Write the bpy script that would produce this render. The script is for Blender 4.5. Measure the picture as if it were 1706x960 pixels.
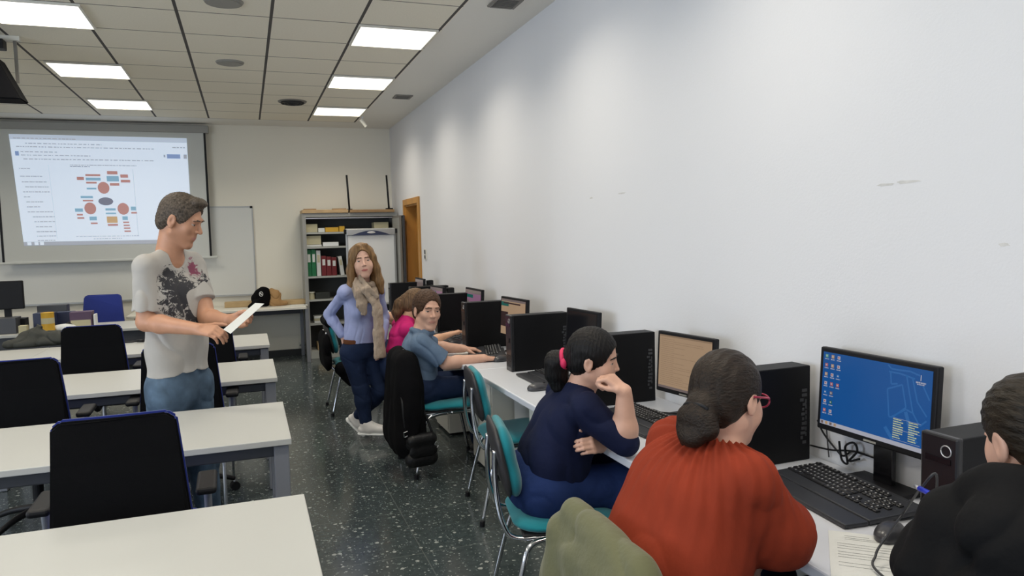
import bpy, bmesh, math, random
import numpy as np
from mathutils import Vector, Matrix
random.seed(7)
for o in list(bpy.data.objects): bpy.data.objects.remove(o)
SC = bpy.context.scene
COL = SC.collection
PI = math.pi
R = math.radians

# ---------------------------------------------------------------- camera
FPX = 1223.0; CAMZ = 1.62
_y, _p, _r = R(19.8), R(4.22), R(-1.41)
_F = Vector((math.sin(_y), math.cos(_y), 0)); _X = Vector((math.cos(_y), -math.sin(_y), 0)); _U = Vector((0, 0, 1))
_F2 = _F*math.cos(_p) - _U*math.sin(_p); _U2 = _U*math.cos(_p) + _F*math.sin(_p)
_R3 = _X*math.cos(_r) + _U2*math.sin(_r); _U3 = _U2*math.cos(_r) - _X*math.sin(_r)
cd = bpy.data.cameras.new('camera'); cam = bpy.data.objects.new('camera', cd); COL.objects.link(cam)
cd.sensor_width = 36; cd.lens = FPX/1706*36; cd.clip_start = 0.05
cam.matrix_world = Matrix(((_R3.x, _U3.x, -_F2.x, 0), (_R3.y, _U3.y, -_F2.y, 0), (_R3.z, _U3.z, -_F2.z, CAMZ), (0, 0, 0, 1)))
SC.camera = cam
def ray(px, py): return _R3*((px-853)/FPX) - _U3*((py-480)/FPX) + _F2
def at(px, py, Y):                      # the point of the room seen at that pixel, at distance Y down the room
    d = ray(px, py); t = Y/d.y; return Vector((d.x*t, Y, CAMZ+d.z*t))
def atz(px, py, z):
    d = ray(px, py); t = (z-CAMZ)/d.z; return Vector((d.x*t, d.y*t, z))

# ---------------------------------------------------------------- light and exposure
SC.view_settings.view_transform = 'Standard'; SC.view_settings.look = 'None'
SC.view_settings.gamma = 1; SC.view_settings.use_curve_mapping = False
SC.view_settings.exposure = -0.46
W = bpy.data.worlds.new('world'); SC.world = W; W.use_nodes = True
W.node_tree.nodes['Background'].inputs[0].default_value = (.62, .75, 1, 1)
W.node_tree.nodes['Background'].inputs[1].default_value = 1.2
CEIL = 3.167
LIGHT_CELLS = [(x0, y0) for x0 in (.845, -1.53, -3.9) for y0 in (8.96, 7.225, 5.49, 3.755, 2.02, .285, -1.45)]
LAMP_W = 14.8
def area(name, loc, rot, sx, sy, power, color, spread=180):
    l = bpy.data.lights.new(name, 'AREA'); l.shape = 'RECTANGLE'; l.size = sx; l.size_y = sy
    l.energy = power; l.color = color; l.spread = R(spread)
    o = bpy.data.objects.new(name, l); o.location = loc; o.rotation_euler = rot; COL.objects.link(o); return o
for i, (x0, y0) in enumerate(LIGHT_CELLS):
    area('ceiling_lamp_light', (x0+.3, y0+.29, CEIL-.012), (0, 0, 0), .56, .54, LAMP_W, (1, .915, .77), 138)
for y in (-.9, 2.6):                    # daylight through the two tall windows behind the photographer
    area('window_light', (-5.05, y, 1.75), (0, R(-90), 0), 1.7, 1.9, 120, (.76, .86, 1))
area('window_light', (.4, -2.95, 1.8), (R(90), 0, 0), 2.4, 1.6, 18, (.76, .86, 1))

# ---------------------------------------------------------------- materials
def mat(name, col, rough=.6, metal=0, bump=0, bscale=60, emit=0, spec=.5, var=0, vscale=8, stretch=None, sheen=0, emcol=None):
    m = bpy.data.materials.new(name); m.use_nodes = True; nt = m.node_tree; b = nt.nodes['Principled BSDF']
    c = (*col, 1)
    b.inputs['Base Color'].default_value = c; b.inputs['Roughness'].default_value = rough
    b.inputs['Metallic'].default_value = metal; b.inputs['Specular IOR Level'].default_value = spec
    if sheen: b.inputs['Sheen Weight'].default_value = sheen
    if emit:
        b.inputs['Emission Color'].default_value = (*(emcol or col), 1); b.inputs['Emission Strength'].default_value = emit
    if bump or var:
        tc = nt.nodes.new('ShaderNodeTexCoord'); mp = nt.nodes.new('ShaderNodeMapping')
        nt.links.new(tc.outputs['Object'], mp.inputs[0])
        if stretch: mp.inputs['Scale'].default_value = stretch
    if bump:
        n = nt.nodes.new('ShaderNodeTexNoise'); n.inputs['Scale'].default_value = bscale; n.inputs['Detail'].default_value = 4
        nt.links.new(mp.outputs[0], n.inputs['Vector'])
        bp = nt.nodes.new('ShaderNodeBump'); bp.inputs['Strength'].default_value = bump; bp.inputs['Distance'].default_value = .01
        nt.links.new(n.outputs['Fac'], bp.inputs['Height']); nt.links.new(bp.outputs[0], b.inputs['Normal'])
    if var:
        n = nt.nodes.new('ShaderNodeTexNoise'); n.inputs['Scale'].default_value = vscale; n.inputs['Detail'].default_value = 5
        nt.links.new(mp.outputs[0], n.inputs['Vector'])
        mx = nt.nodes.new('ShaderNodeMix'); mx.data_type = 'RGBA'
        mx.inputs[6].default_value = tuple(max(0, x*(1-var)) for x in col)+(1,); mx.inputs[7].default_value = tuple(min(1, x*(1+var)) for x in col)+(1,)
        cr = nt.nodes.new('ShaderNodeMapRange'); cr.inputs[1].default_value = .3; cr.inputs[2].default_value = .7
        nt.links.new(n.outputs['Fac'], cr.inputs[0]); nt.links.new(cr.outputs[0], mx.inputs[0]); nt.links.new(mx.outputs[2], b.inputs['Base Color'])
    return m
def N(nt, t, **kw):
    n = nt.nodes.new(t)
    for k, v in kw.items(): setattr(n, k, v)
    return n
def M_(nt, op, a, b=None, c=None, clamp=False):
    n = nt.nodes.new('ShaderNodeMath'); n.operation = op; n.use_clamp = clamp
    for i, v in enumerate((a, b, c)):
        if v is None: continue
        if isinstance(v, (int, float)): n.inputs[i].default_value = v
        else: nt.links.new(v, n.inputs[i])
    return n.outputs[0]
def mixc(nt, f, a, b):
    n = nt.nodes.new('ShaderNodeMix'); n.data_type = 'RGBA'
    for i, v in ((0, f), (6, a), (7, b)):
        if isinstance(v, (int, float)): n.inputs[i].default_value = v
        elif isinstance(v, tuple): n.inputs[i].default_value = (*v, 1)
        else: nt.links.new(v, n.inputs[i])
    return n.outputs[2]

M = {}
M['wall'] = mat('wall_paint', (.72, .725, .745), .75, bump=.06, bscale=120)
M['wallback'] = mat('back_wall_paint', (.83, .80, .70), .8, bump=.05, bscale=120)
M['white'] = mat('white_laminate', (.49, .495, .475), .38, bump=.01, bscale=300)
M['wdesk'] = mat('computer_desk_laminate', (.60, .62, .67), .35)
M['wpanel'] = mat('grey_white_panel', (.56, .57, .56), .5)
M['cream'] = mat('cream_edge', (.72, .70, .62), .5)
M['dgrey'] = mat('dark_grey_metal', (.075, .078, .088), .45, metal=.3)
M['lgrey'] = mat('grey_leg_metal', (.24, .25, .28), .45, metal=.3)
M['silver'] = mat('silver_metal', (.55, .56, .58), .35, metal=.8)
M['chrome'] = mat('chrome', (.62, .63, .65), .12, metal=1)
M['black'] = mat('black_plastic', (.006, .006, .008), .5, spec=.3)
M['blackg'] = mat('black_gloss', (.008, .008, .010), .15)
M['tower'] = mat('tower_case', (.004, .004, .005), .5, spec=.22, bump=.03, bscale=400)
M['towertop'] = mat('tower_bezel', (.012, .012, .014), .28)
M['mesh'] = mat('black_mesh_fabric', (.004, .004, .005), .9, spec=.15, bump=.2, bscale=500)
M['bluefab'] = mat('blue_fabric', (.012, .030, .24), .85, bump=.1, bscale=300, sheen=.2)
M['blueedge'] = mat('blue_plastic', (.010, .018, .16), .5)
M['teal'] = mat('teal_fabric', (.0, .19, .235), .9, bump=.15, bscale=300, sheen=.25)
M['shell'] = mat('dark_shell_plastic', (.028, .026, .028), .5)
M['screenwhite'] = mat('screen_cloth', (.60, .62, .60), .8)
M['frame'] = mat('grey_metal_cabinet', (.33, .33, .31), .5, metal=.1)
M['shelfdark'] = mat('cabinet_inside', (.075, .078, .075), .7)
M['shelf'] = mat('shelf_board', (.42, .43, .40), .5)
M['wood'] = mat('orange_wood', (.46, .22, .045), .45, var=.18, vscale=6, stretch=(1, 1, .12))
M['lwood'] = mat('light_wood', (.52, .36, .19), .55, var=.12, vscale=8)
M['bwood'] = mat('brown_wood', (.33, .20, .09), .55, var=.15, vscale=8)
M['card'] = mat('cardboard', (.46, .33, .17), .8, var=.08, vscale=10)
M['kraft'] = mat('kraft_paper', (.36, .21, .085), .8, bump=.4, bscale=14)
M['paper'] = mat('paper', (.66, .67, .645), .8)
M['paperw'] = mat('white_paper', (.78, .80, .80), .8)
M['ink'] = mat('grey_print', (.22, .23, .23), .8)
M['key'] = mat('key_plastic', (.013, .013, .015), .33)
M['keyb'] = mat('keyboard_case', (.026, .028, .034), .45)
M['mouse'] = mat('mouse_shell', (.045, .045, .050), .28)
M['keyl'] = mat('key_legend', (.45, .45, .46), .5)
M['logo'] = mat('logo_white', (.7, .7, .7), .5)
M['label'] = mat('dim_case_marking', (.045, .047, .052), .5)
M['usb'] = mat('blue_usb_plug', (.012, .03, .45), .35)
M['alu'] = mat('alu_frame', (.45, .46, .46), .4, metal=.5)
M['green'] = mat('green_binder', (.01, .16, .055), .5)
M['red'] = mat('dark_red_binder', (.16, .012, .016), .5)
M['yellow'] = mat('yellow_card', (.62, .36, .03), .6)
M['beige'] = mat('beige_card', (.50, .46, .30), .7)
M['navyedge'] = mat('navy_plastic', (.025, .035, .085), .4)
M['purple'] = mat('purple_box', (.10, .06, .11), .6)
M['skirt'] = mat('black_skirting', (.018, .02, .02), .4)
M['vent'] = mat('vent_grey', (.20, .19, .17), .6)
M['ventd'] = mat('vent_dark', (.03, .03, .03), .7)
M['speaker'] = mat('ceiling_grille', (.30, .29, .26), .7, bump=.3, bscale=400)
M['lampglow'] = mat('lamp_diffuser', (.9, .88, .8), .5, emit=3.2, emcol=(1, .97, .90))
M['fabricblack'] = mat('black_cloth', (.004, .004, .005), .95, bump=.5, bscale=18, spec=.1)
M['leather'] = mat('black_leather', (.006, .006, .007), .4, spec=.35, bump=.25, bscale=60)
M['olivec'] = mat('olive_cloth', (.108, .108, .048), .85, bump=.35, bscale=26, sheen=.2)
M['darkbag'] = mat('dark_grey_green_nylon', (.022, .025, .021), .65, bump=.5, bscale=20)

# ceiling tiles with dark runners and thin cross joints
m = bpy.data.materials.new('ceiling_tiles'); m.use_nodes = True; nt = m.node_tree; b = nt.nodes['Principled BSDF']; b.inputs['Roughness'].default_value = .9
geo = N(nt, 'ShaderNodeNewGeometry'); sp = N(nt, 'ShaderNodeSeparateXYZ'); nt.links.new(geo.outputs['Position'], sp.inputs[0])
X, Y = sp.outputs[0], sp.outputs[1]
def line(v, off, step, hw):
    f = M_(nt, 'FRACT', M_(nt, 'ADD', M_(nt, 'DIVIDE', M_(nt, 'SUBTRACT', v, off), step), 100.5))
    return M_(nt, 'LESS_THAN', M_(nt, 'ABSOLUTE', M_(nt, 'SUBTRACT', f, .5)), hw/step)
intile = M_(nt, 'MULTIPLY', M_(nt, 'LESS_THAN', X, 1.468), M_(nt, 'LESS_THAN', Y, 10.12))
run = M_(nt, 'MULTIPLY', line(X, .2405, .6045, .011), intile)
crs = M_(nt, 'MULTIPLY', line(Y, 5.49, .5785, .0065), intile)
nz = N(nt, 'ShaderNodeTexNoise'); nz.inputs['Scale'].default_value = 90; nz.inputs['Detail'].default_value = 3
nt.links.new(geo.outputs['Position'], nz.inputs['Vector'])
base = mixc(nt, nz.outputs['Fac'], (.78, .73, .61), (.90, .85, .71))
base = mixc(nt, intile, (.80, .78, .72), base)
c1 = mixc(nt, crs, base, (.17, .155, .13)); c2 = mixc(nt, run, c1, (.075, .068, .062))
nt.links.new(c2, b.inputs['Base Color']); M['ceiling'] = m

# dark terrazzo with pale chips and joints
m = bpy.data.materials.new('terrazzo'); m.use_nodes = True; nt = m.node_tree; b = nt.nodes['Principled BSDF']
geo = N(nt, 'ShaderNodeNewGeometry'); sp = N(nt, 'ShaderNodeSeparateXYZ'); nt.links.new(geo.outputs['Position'], sp.inputs[0]); X, Y = sp.outputs[0], sp.outputs[1]
def chips(scale, r, thr):
    v = N(nt, 'ShaderNodeTexVoronoi'); v.inputs['Scale'].default_value = scale; nt.links.new(geo.outputs['Position'], v.inputs['Vector'])
    s = N(nt, 'ShaderNodeSeparateColor'); nt.links.new(v.outputs['Color'], s.inputs[0])
    wob = N(nt, 'ShaderNodeTexNoise'); wob.inputs['Scale'].default_value = scale*3; nt.links.new(geo.outputs['Position'], wob.inputs['Vector'])
    d = M_(nt, 'ADD', v.outputs['Distance'], M_(nt, 'MULTIPLY', M_(nt, 'SUBTRACT', wob.outputs['Fac'], .5), .35))
    rr = M_(nt, 'MULTIPLY', s.outputs[1], r)
    return M_(nt, 'MULTIPLY', M_(nt, 'LESS_THAN', d, rr), M_(nt, 'GREATER_THAN', s.outputs[0], thr)), s.outputs[2]
a1, s1 = chips(34, .42, .55); a2, s2 = chips(80, .45, .45)
nz = N(nt, 'ShaderNodeTexNoise'); nz.inputs['Scale'].default_value = 26; nz.inputs['Detail'].default_value = 6; nt.links.new(geo.outputs['Position'], nz.inputs['Vector'])
base = mixc(nt, nz.outputs['Fac'], (.022, .031, .033), (.068, .085, .087))
c = mixc(nt, a2, base, mixc(nt, s2, (.06, .08, .085), (.26, .29, .28)))
c = mixc(nt, a1, c, mixc(nt, s1, (.12, .15, .14), (.36, .38, .36)))
j = M_(nt, 'MAXIMUM', line(X, .78, .6, .0022), line(Y, 3.6, .6, .0022))
c = mixc(nt, M_(nt, 'MULTIPLY', j, .55), c, (.16, .17, .16))
nt.links.new(c, b.inputs['Base Color']); b.inputs['Roughness'].default_value = .16; b.inputs['Specular IOR Level'].default_value = .45; M['floor'] = m

# ---------------------------------------------------------------- object helpers
def props(o, label=None, cat=None, group=None, kind=None):
    if label: o['label'] = label
    if cat: o['category'] = cat
    if group: o['group'] = group
    if kind: o['kind'] = kind
    return o
def empty(name, loc, rz=0, label=None, cat=None, group=None):
    o = bpy.data.objects.new(name, None); o.empty_display_size = .1; COL.objects.link(o)
    o.location = loc; o.rotation_euler = (0, 0, rz); return props(o, label, cat, group)
class MB:
    def __init__(s): s.bm = bmesh.new(); s.mats = []
    def mi(s, m):
        if m not in s.mats: s.mats.append(m)
        return s.mats.index(m)
    def _merge(s, t, mtx, m, smooth=False):
        if mtx is not None: bmesh.ops.transform(t, matrix=mtx, verts=t.verts)
        k = s.mi(m)
        for f in t.faces: f.material_index = k; f.smooth = smooth
        me = bpy.data.meshes.new('tmp'); t.to_mesh(me); t.free(); s.bm.from_mesh(me); bpy.data.meshes.remove(me)
    def box(s, c, d, m, bev=0, rot=None, seg=2):
        t = bmesh.new(); bmesh.ops.create_cube(t, size=1); bmesh.ops.scale(t, vec=d, verts=t.verts)
        if bev: bmesh.ops.bevel(t, geom=t.edges[:], offset=min(bev, min(d)*.49), segments=seg, affect='EDGES', profile=.5)
        s._merge(t, Matrix.Translation(c) @ (rot.to_4x4() if rot else Matrix()), m, False); return s
    def span(s, a, b, m, bev=0):
        a = Vector(a); b = Vector(b); return s.box((a+b)/2, tuple(abs(x) for x in (b-a)), m, bev)
    def cyl(s, a, b, r, m, r2=None, seg=16):
        a = Vector(a); b = Vector(b); d = b-a; t = bmesh.new()
        bmesh.ops.create_cone(t, cap_ends=True, segments=seg, radius1=r, radius2=r if r2 is None else r2, depth=d.length)
        s._merge(t, Matrix.Translation((a+b)/2) @ d.to_track_quat('Z', 'Y').to_matrix().to_4x4(), m, False)
        return s
    def ell(s, c, rad, m, rot=None, seg=20):
        t = bmesh.new(); bmesh.ops.create_uvsphere(t, u_segments=seg, v_segments=seg//2+2, radius=1); bmesh.ops.scale(t, vec=rad, verts=t.verts)
        s._merge(t, Matrix.Translation(c) @ (rot.to_4x4() if rot else Matrix()), m, True); return s
    def tube(s, pts, r, m, seg=8, sm=6, caps=True):
        P = [Vector(p) for p in pts]
        if sm and len(P) > 2:
            Q = []
            for i in range(len(P)-1):
                p0, p1, p2, p3 = P[max(i-1, 0)], P[i], P[i+1], P[min(i+2, len(P)-1)]
                for k in range(sm):
                    t = k/sm; Q.append(.5*((2*p1)+(p2-p0)*t+(2*p0-5*p1+4*p2-p3)*t*t+(3*p1-p0-3*p2+p3)*t**3))
            Q.append(P[-1]); P = Q
        rings = []; k = s.mi(m); up = None
        for i, p in enumerate(P):
            d = (P[min(i+1, len(P)-1)]-P[max(i-1, 0)]).normalized()
            if up is None:
                up = Vector((0, 0, 1)) if abs(d.z) < .9 else Vector((1, 0, 0))
            up = (up-d*up.dot(d)).normalized(); sd = d.cross(up)
            rr = r(i/(len(P)-1)) if callable(r) else r
            rings.append([s.bm.verts.new(p+(up*math.cos(a)+sd*math.sin(a))*rr) for a in [2*PI*q/seg for q in range(seg)]])
        for a, b_ in zip(rings, rings[1:]):
            for q in range(seg):
                f = s.bm.faces.new((a[q], b_[q], b_[(q+1) % seg], a[(q+1) % seg])); f.material_index = k; f.smooth = True
        if caps:
            for g in (rings[0], rings[-1]):
                f = s.bm.faces.new(g); f.material_index = k
        return s
    def poly(s, pts, m):
        f = s.bm.faces.new([s.bm.verts.new(p) for p in pts]); f.material_index = s.mi(m); return s
    def prism(s, pts, ext, m, bev=0):
        t = bmesh.new(); vs = [t.verts.new(p) for p in pts]; f = t.faces.new(vs)
        g = bmesh.ops.extrude_face_region(t, geom=[f]); bmesh.ops.translate(t, vec=ext, verts=[v for v in g['geom'] if isinstance(v, bmesh.types.BMVert)])
        bmesh.ops.recalc_face_normals(t, faces=t.faces)
        if bev: bmesh.ops.bevel(t, geom=t.edges[:], offset=bev, segments=2, affect='EDGES')
        s._merge(t, None, m); return s
    def build(s, name, parent=None, label=None, cat=None, group=None, kind=None, loc=None, smooth=None):
        bmesh.ops.recalc_face_normals(s.bm, faces=s.bm.faces)
        me = bpy.data.meshes.new(name)
        o_ = Vector(loc) if loc is not None else None
        if o_ is not None: bmesh.ops.translate(s.bm, vec=-o_, verts=s.bm.verts)
        s.bm.to_mesh(me); s.bm.free()
        for m in s.mats: me.materials.append(M[m] if isinstance(m, str) else m)
        o = bpy.data.objects.new(name, me); COL.objects.link(o)
        if o_ is not None: o.location = o_
        if parent: o.parent = parent
        return props(o, label, cat, group, kind)
def copy_tree(o, parent=None):
    c = o.copy(); COL.objects.link(c)
    if parent: c.parent = parent
    for ch in list(o.children): copy_tree(ch, c)
    return c
def part(name, parent, fn):
    mb = MB(); fn(mb); return mb.build(name, parent)

# ================================================================ SETTING
WX = 2.02; BY = 10.65; LX = -5.0; FY = -2.9
MB().span((LX, FY, -.1), (WX, BY, 0), 'floor').build('floor', kind='structure')
MB().span((LX-.3, FY-.3, CEIL), (WX+.5, BY+.3, CEIL+.12), 'ceiling').build('ceiling', kind='structure')
DY0, DY1, DZ = 8.93, 9.72, 2.03
w = MB()
w.span((WX, FY, 0), (WX+.25, DY0, CEIL), 'wall'); w.span((WX, DY1, 0), (WX+.25, BY, CEIL), 'wall'); w.span((WX, DY0, DZ), (WX+.25, DY1, CEIL), 'wall')
w.build('wall_right', kind='structure')
MB().span((LX, BY, 0), (WX+.25, BY+.15, CEIL), 'wallback').build('wall_back', kind='structure')
MB().span((LX, BY-.018, 0), (.70, BY, .085), 'skirt').build('baseboard_back', kind='structure')
w = MB()                                # left wall with two window openings, out of view
for a, b_ in ((FY, -1.85), (.05, 1.65), (3.55, BY)): w.span((LX-.2, a, 0), (LX, b_, CEIL), 'wall')
for a, b_ in ((-1.85, .05), (1.65, 3.55)):
    w.span((LX-.2, a, 0), (LX, b_, .9), 'wall'); w.span((LX-.2, a, 2.6), (LX, b_, CEIL), 'wall')
w.build('wall_left', kind='structure')
w = MB(); w.span((LX, FY-.2, 0), (-.8, FY, CEIL), 'wall'); w.span((1.6, FY-.2, 0), (WX, FY, CEIL), 'wall')
w.span((-.8, FY-.2, 0), (1.6, FY, 1.0), 'wall'); w.span((-.8, FY-.2, 2.6), (1.6, FY, CEIL), 'wall'); w.build('wall_front', kind='structure')
for i, (a, b_) in enumerate(((-1.85, .05), (1.65, 3.55))):
    f = MB(); 
    for y in (a+.03, (a+b_)/2, b_-.03): f.box((LX-.1, y, 1.75), (.06, .06, 1.7), 'alu')
    for z in (.93, 2.57): f.box((LX-.1, (a+b_)/2, z), (.06, 1.9, .06), 'alu')
    f.build('window_%d' % (i+1), kind='structure')
f = MB()
for x in (-.77, .4, 1.57): f.box((x, FY-.1, 1.8), (.06, .06, 1.6), 'alu')
for z in (1.03, 2.57): f.box((.4, FY-.1, z), (2.4, .06, .06), 'alu')
f.build('window_3', kind='structure')
# door in the right wall: casing, lining and leaf
d = MB(); cw = .075
d.span((WX-.022, DY0-cw, 0), (WX, DY0, DZ+cw), 'wood'); d.span((WX-.022, DY1, 0), (WX, DY1+cw, DZ+cw), 'wood'); d.span((WX-.022, DY0, DZ), (WX, DY1, DZ+cw), 'wood')
d.span((WX, DY0, 0), (WX+.2, DY0+.02, DZ), 'wood'); d.span((WX, DY1-.02, 0), (WX+.2, DY1, DZ), 'wood'); d.span((WX, DY0+.02, DZ-.02), (WX+.2, DY1-.02, DZ), 'wood')
d.build('trim_1', kind='structure')
dr = MB().span((WX+.13, DY0+.02, .01), (WX+.17, DY1-.02, DZ-.02), 'wood').build('door_1', kind='structure')
h = MB(); h.cyl((WX+.13, DY0+.09, 1.0), (WX+.08, DY0+.09, 1.0), .01, 'silver'); h.cyl((WX+.08, DY0+.085, 1.0), (WX+.08, DY0+.20, 1.0), .01, 'silver'); h.build('door_handle', dr)

# wall smudges and switch
e = MB(); e.box((WX-.006, 8.62, 1.40), (.012, .085, .13), 'cream', .004); e.box((WX-.014, 8.62, 1.43), (.008, .05, .05), 'dgrey', .003); e.box((WX-.014, 8.62, 1.37), (.008, .05, .04), 'dgrey', .003)
e.build('light_switch', label='small white and grey switch plate on the right wall beside the wooden door', cat='light switch')
M['smudge'] = mat('rubbed_plaster', (.60, .595, .58), .9, var=.1, vscale=40)
for k, (px, py, ln) in enumerate(((1475, 308, .05), (1510, 303, .055), (1036, 322, .05), (985, 330, .03), (1672, 408, .02))):
    d_ = ray(px, py); t_ = (WX-.0006)/d_.x; c_ = Vector((0, 0, CAMZ))+d_*t_
    q = MB(); n_ = 11; pts = []
    for a in range(n_):
        an = 2*PI*a/n_; rr = random.uniform(.6, 1.1); pts.append((c_.x, c_.y+math.cos(an)*ln*rr, c_.z+math.sin(an)*.006*rr))
    q.prism(pts, (.0005, 0, 0), 'smudge'); q.build('trim_%d' % (k+2), kind='structure')

# ================================================================ CEILING FITTINGS
def ceiling_light(x0, y0, label, group=None):
    o = empty('ceiling_light', (x0+.302, y0+.289, CEIL-.02), 0, label, 'ceiling light', group)
    f = MB()
    for sx in (-1, 1): f.box((sx*.289, 0, .011), (.014, .565, .016), 'cream'); f.box((0, sx*.278, .011), (.565, .012, .016), 'cream')
    f.build('frame', o)
    MB().box((0, 0, .014), (.57, .55, .006), 'lampglow').build('diffuser', o)
nm = {(.845, 8.96): 'smallest lit square panel at the far end of the right-hand row of lights', (.845, 7.225): 'lit square panel second from the back wall in the right-hand row of lights', (.845, 5.49): 'largest lit square panel in view nearest the right wall',
      (-1.53, 8.96): 'lit square panel just in front of the projection screen housing', (-1.53, 7.225): 'lit square panel in the middle of the left-hand row of lights', (-1.53, 5.49): 'lit square panel cut by the top left corner of the photo'}
for c in LIGHT_CELLS:
    if c in nm: ceiling_light(c[0], c[1], nm[c])
    else:
        nth = ['first', 'second', 'third', 'fourth', 'fifth', 'sixth', 'seventh'][(8.96, 7.225, 5.49, 3.755, 2.02, .285, -1.45).index(c[1])]
        ceiling_light(c[0], c[1], '%s lit panel from the back wall in the %s row, out of the photo' % (nth, {.845: 'right-hand', -1.53: 'middle', -3.9: 'far left'}[c[0]]), 'ceiling lights out of view')
def round_grille(x, y, r, label, name, m1):
    o = empty(name, (x, y, CEIL), 0, label, 'ceiling ' + ('speaker' if 'speaker' in name else 'vent'))
    f = MB(); f.cyl((0, 0, -.012), (0, 0, 0), r, 'speaker' if m1 == 's' else 'vent', r+.008, 32); f.build('rim', o)
    g = MB()
    if m1 == 's': g.cyl((0, 0, -.016), (0, 0, -.011), r*.88, 'speaker', None, 32)
    else:
        for k in range(3): 
            rr = r*(.8-.24*k)
            g.tube([(math.cos(a)*rr, math.sin(a)*rr, -.02-.006*k) for a in [2*PI*i/24 for i in range(25)]], .009, 'ventd', 6, 0)
    g.build('grille', o)
round_grille(-.06, 5.21, .115, 'round grey ceiling speaker cut by the top edge of the photo', 'ceiling_speaker', 's')
round_grille(-.055, 6.94, .11, 'round grey ceiling speaker in the tile between the two rows of lights', 'ceiling_speaker', 's')
round_grille(.568, 8.72, .15, 'round ringed air diffuser in the tiles near the back wall', 'air_diffuser', 'v')
for (x, y, l) in ((1.71, 4.74, 'small square air grille in the plain ceiling strip at the top edge of the photo'), (1.71, 8.17, 'small square air grille in the plain ceiling strip near the back corner')):
    o = empty('air_grille', (x, y, CEIL), 0, l, 'air grille')
    f = MB()
    for sx in (-1, 1): f.box((sx*.085, 0, -.006), (.02, .2, .012), 'vent'); f.box((0, sx*.095, -.006), (.15, .02, .012), 'vent')
    f.build('frame', o)
    g = MB(); g.box((0, 0, -.002), (.15, .17, .004), 'ventd')
    for k in range(6): g.box((0, -.07+k*.028, -.006), (.15, .006, .007), 'vent')
    g.build('slats', o)
# small tube-shaped sensor hanging near the back corner
p = at(604, 200, 9.6)
o = empty('security_sensor', (p.x, 9.6, CEIL), 0, 'small white tube-shaped spotlight or sensor hanging from the ceiling near the back corner', 'spotlight')
MB().cyl((0, 0, 0), (0, 0, -.05), .012, 'paperw').build('stem', o)
MB().cyl((-.02, 0, -.04), (.045, 0, -.13), .028, 'cream', .022).build('head', o)

# hanging black projector in a light frame, top left
pj = empty('hanging_projector', (-1.62, 6.2, CEIL), 0, 'black hanging projector housing in a pale frame at the upper left edge', 'projector')
f = MB()
for x in (-.5, .085):
    f.box((x, .26, -.17), (.02, .02, .34), 'vent')
f.box((-.2, .26, -.018), (.64, .05, .034), 'cream'); f.build('hanging_frame', pj)
MB().box((-.22, .22, -.075), (.50, .10, .07), 'black', .006).build('mounting_bar', pj)
f = MB(); f.prism([(-.75, 0, -.18), (.02, 0, -.20), (.16, 0, -.50), (-.75, 0, -.50)], (0, .22, 0), 'mesh', .008); f.build('housing', pj)
MB().cyl((-.3, 0, -.36), (-.3, -.04, -.36), .06, 'blackg').build('lens', pj)

# ================================================================ BACK WALL
# projection screen
sx0, sx1, sz0, sz1, sy = -2.80, -.43, 1.415, 3.04, BY-.12
ps = empty('projection_screen', ((sx0+sx1)/2, sy, sz0), 0, 'wide pull-down projection screen on the back wall showing a mind map document', 'projection screen')
O = Vector(ps.location)
f = MB(); f.box((0, .03, sz1-O.z+.045), (sx1-sx0+.08, .10, .10), 'frame', .012); f.build('housing', ps)
f = MB(); f.box((0, 0, (sz1-sz0)/2), (sx1-sx0-.02, .004, sz1-sz0), 'screenwhite')
for s_ in (-1, 1): f.box((s_*((sx1-sx0)/2-.013), -.003, (sz1-sz0)/2), (.026, .004, sz1-sz0), 'black')
f.build('cloth', ps)
f = MB(); f.box((0, 0, -.005), (sx1-sx0+.14, .025, .03), 'screenwhite', .008); f.build('bottom_bar', ps)
M['pj_bg'] = mat('projected_white', (.3, .3, .3), .9, emit=.95, emcol=(.72, .84, 1.0))
M['pj_bar'] = mat('projected_bar', (.3, .3, .3), .9, emit=.72, emcol=(.62, .74, .92))
M['pj_grey'] = mat('projected_grey', (.3, .3, .3), .9, emit=.45, emcol=(.60, .68, .86))
M['pj_txt'] = mat('projected_text', (.3, .3, .3), .9, emit=.55, emcol=(.55, .60, .72))
M['pj_red'] = mat('projected_red', (.3, .2, .2), .9, emit=.52, emcol=(.72, .33, .30))
M['pj_blue'] = mat('projected_blue', (.2, .3, .3), .9, emit=.6, emcol=(.28, .55, .85))
M['pj_dark'] = mat('projected_dark', (.2, .2, .25), .9, emit=.35, emcol=(.28, .33, .48))
M['pj_or'] = mat('projected_orange', (.3, .2, .1), .9, emit=.6, emcol=(.78, .55, .33))
M['pj_navy'] = mat('projected_button', (.2, .2, .3), .9, emit=.6, emcol=(.30, .48, .85))
# picture corners measured on the cloth; u right, v down
def quad_uv(x0t, x1t, x0b, x1b, zt, ztr, zb, zbr, yy):
    def f(u, v, lift=0):
        xl = x0t+(x0b-x0t)*v; xr = x1t+(x1b-x1t)*v; zl = zt+(zb-zt)*v; zr = ztr+(zbr-ztr)*v
        return Vector((xl+(xr-xl)*u, yy-lift, zl+(zr-zl)*u))
    return f
uv = quad_uv(-2.635, -.66, -2.56, -.655, 2.975, 2.965, 1.62, 1.605, sy-.006)
f = MB()
def rect(mb, fn, u0, v0, u1, v1, m, lift):
    mb.poly([fn(u0, v0, lift), fn(u1, v0, lift), fn(u1, v1, lift), fn(u0, v1, lift)], m)
rect(f, uv, 0, 0, 1, 1, 'pj_bg', 0)
rect(f, uv, 0, .965, 1, 1, 'pj_grey', .001)
for u0 in (.02, .06, .09): rect(f, uv, u0, .968, u0+.022, .995, 'pj_bg', .002)
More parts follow.
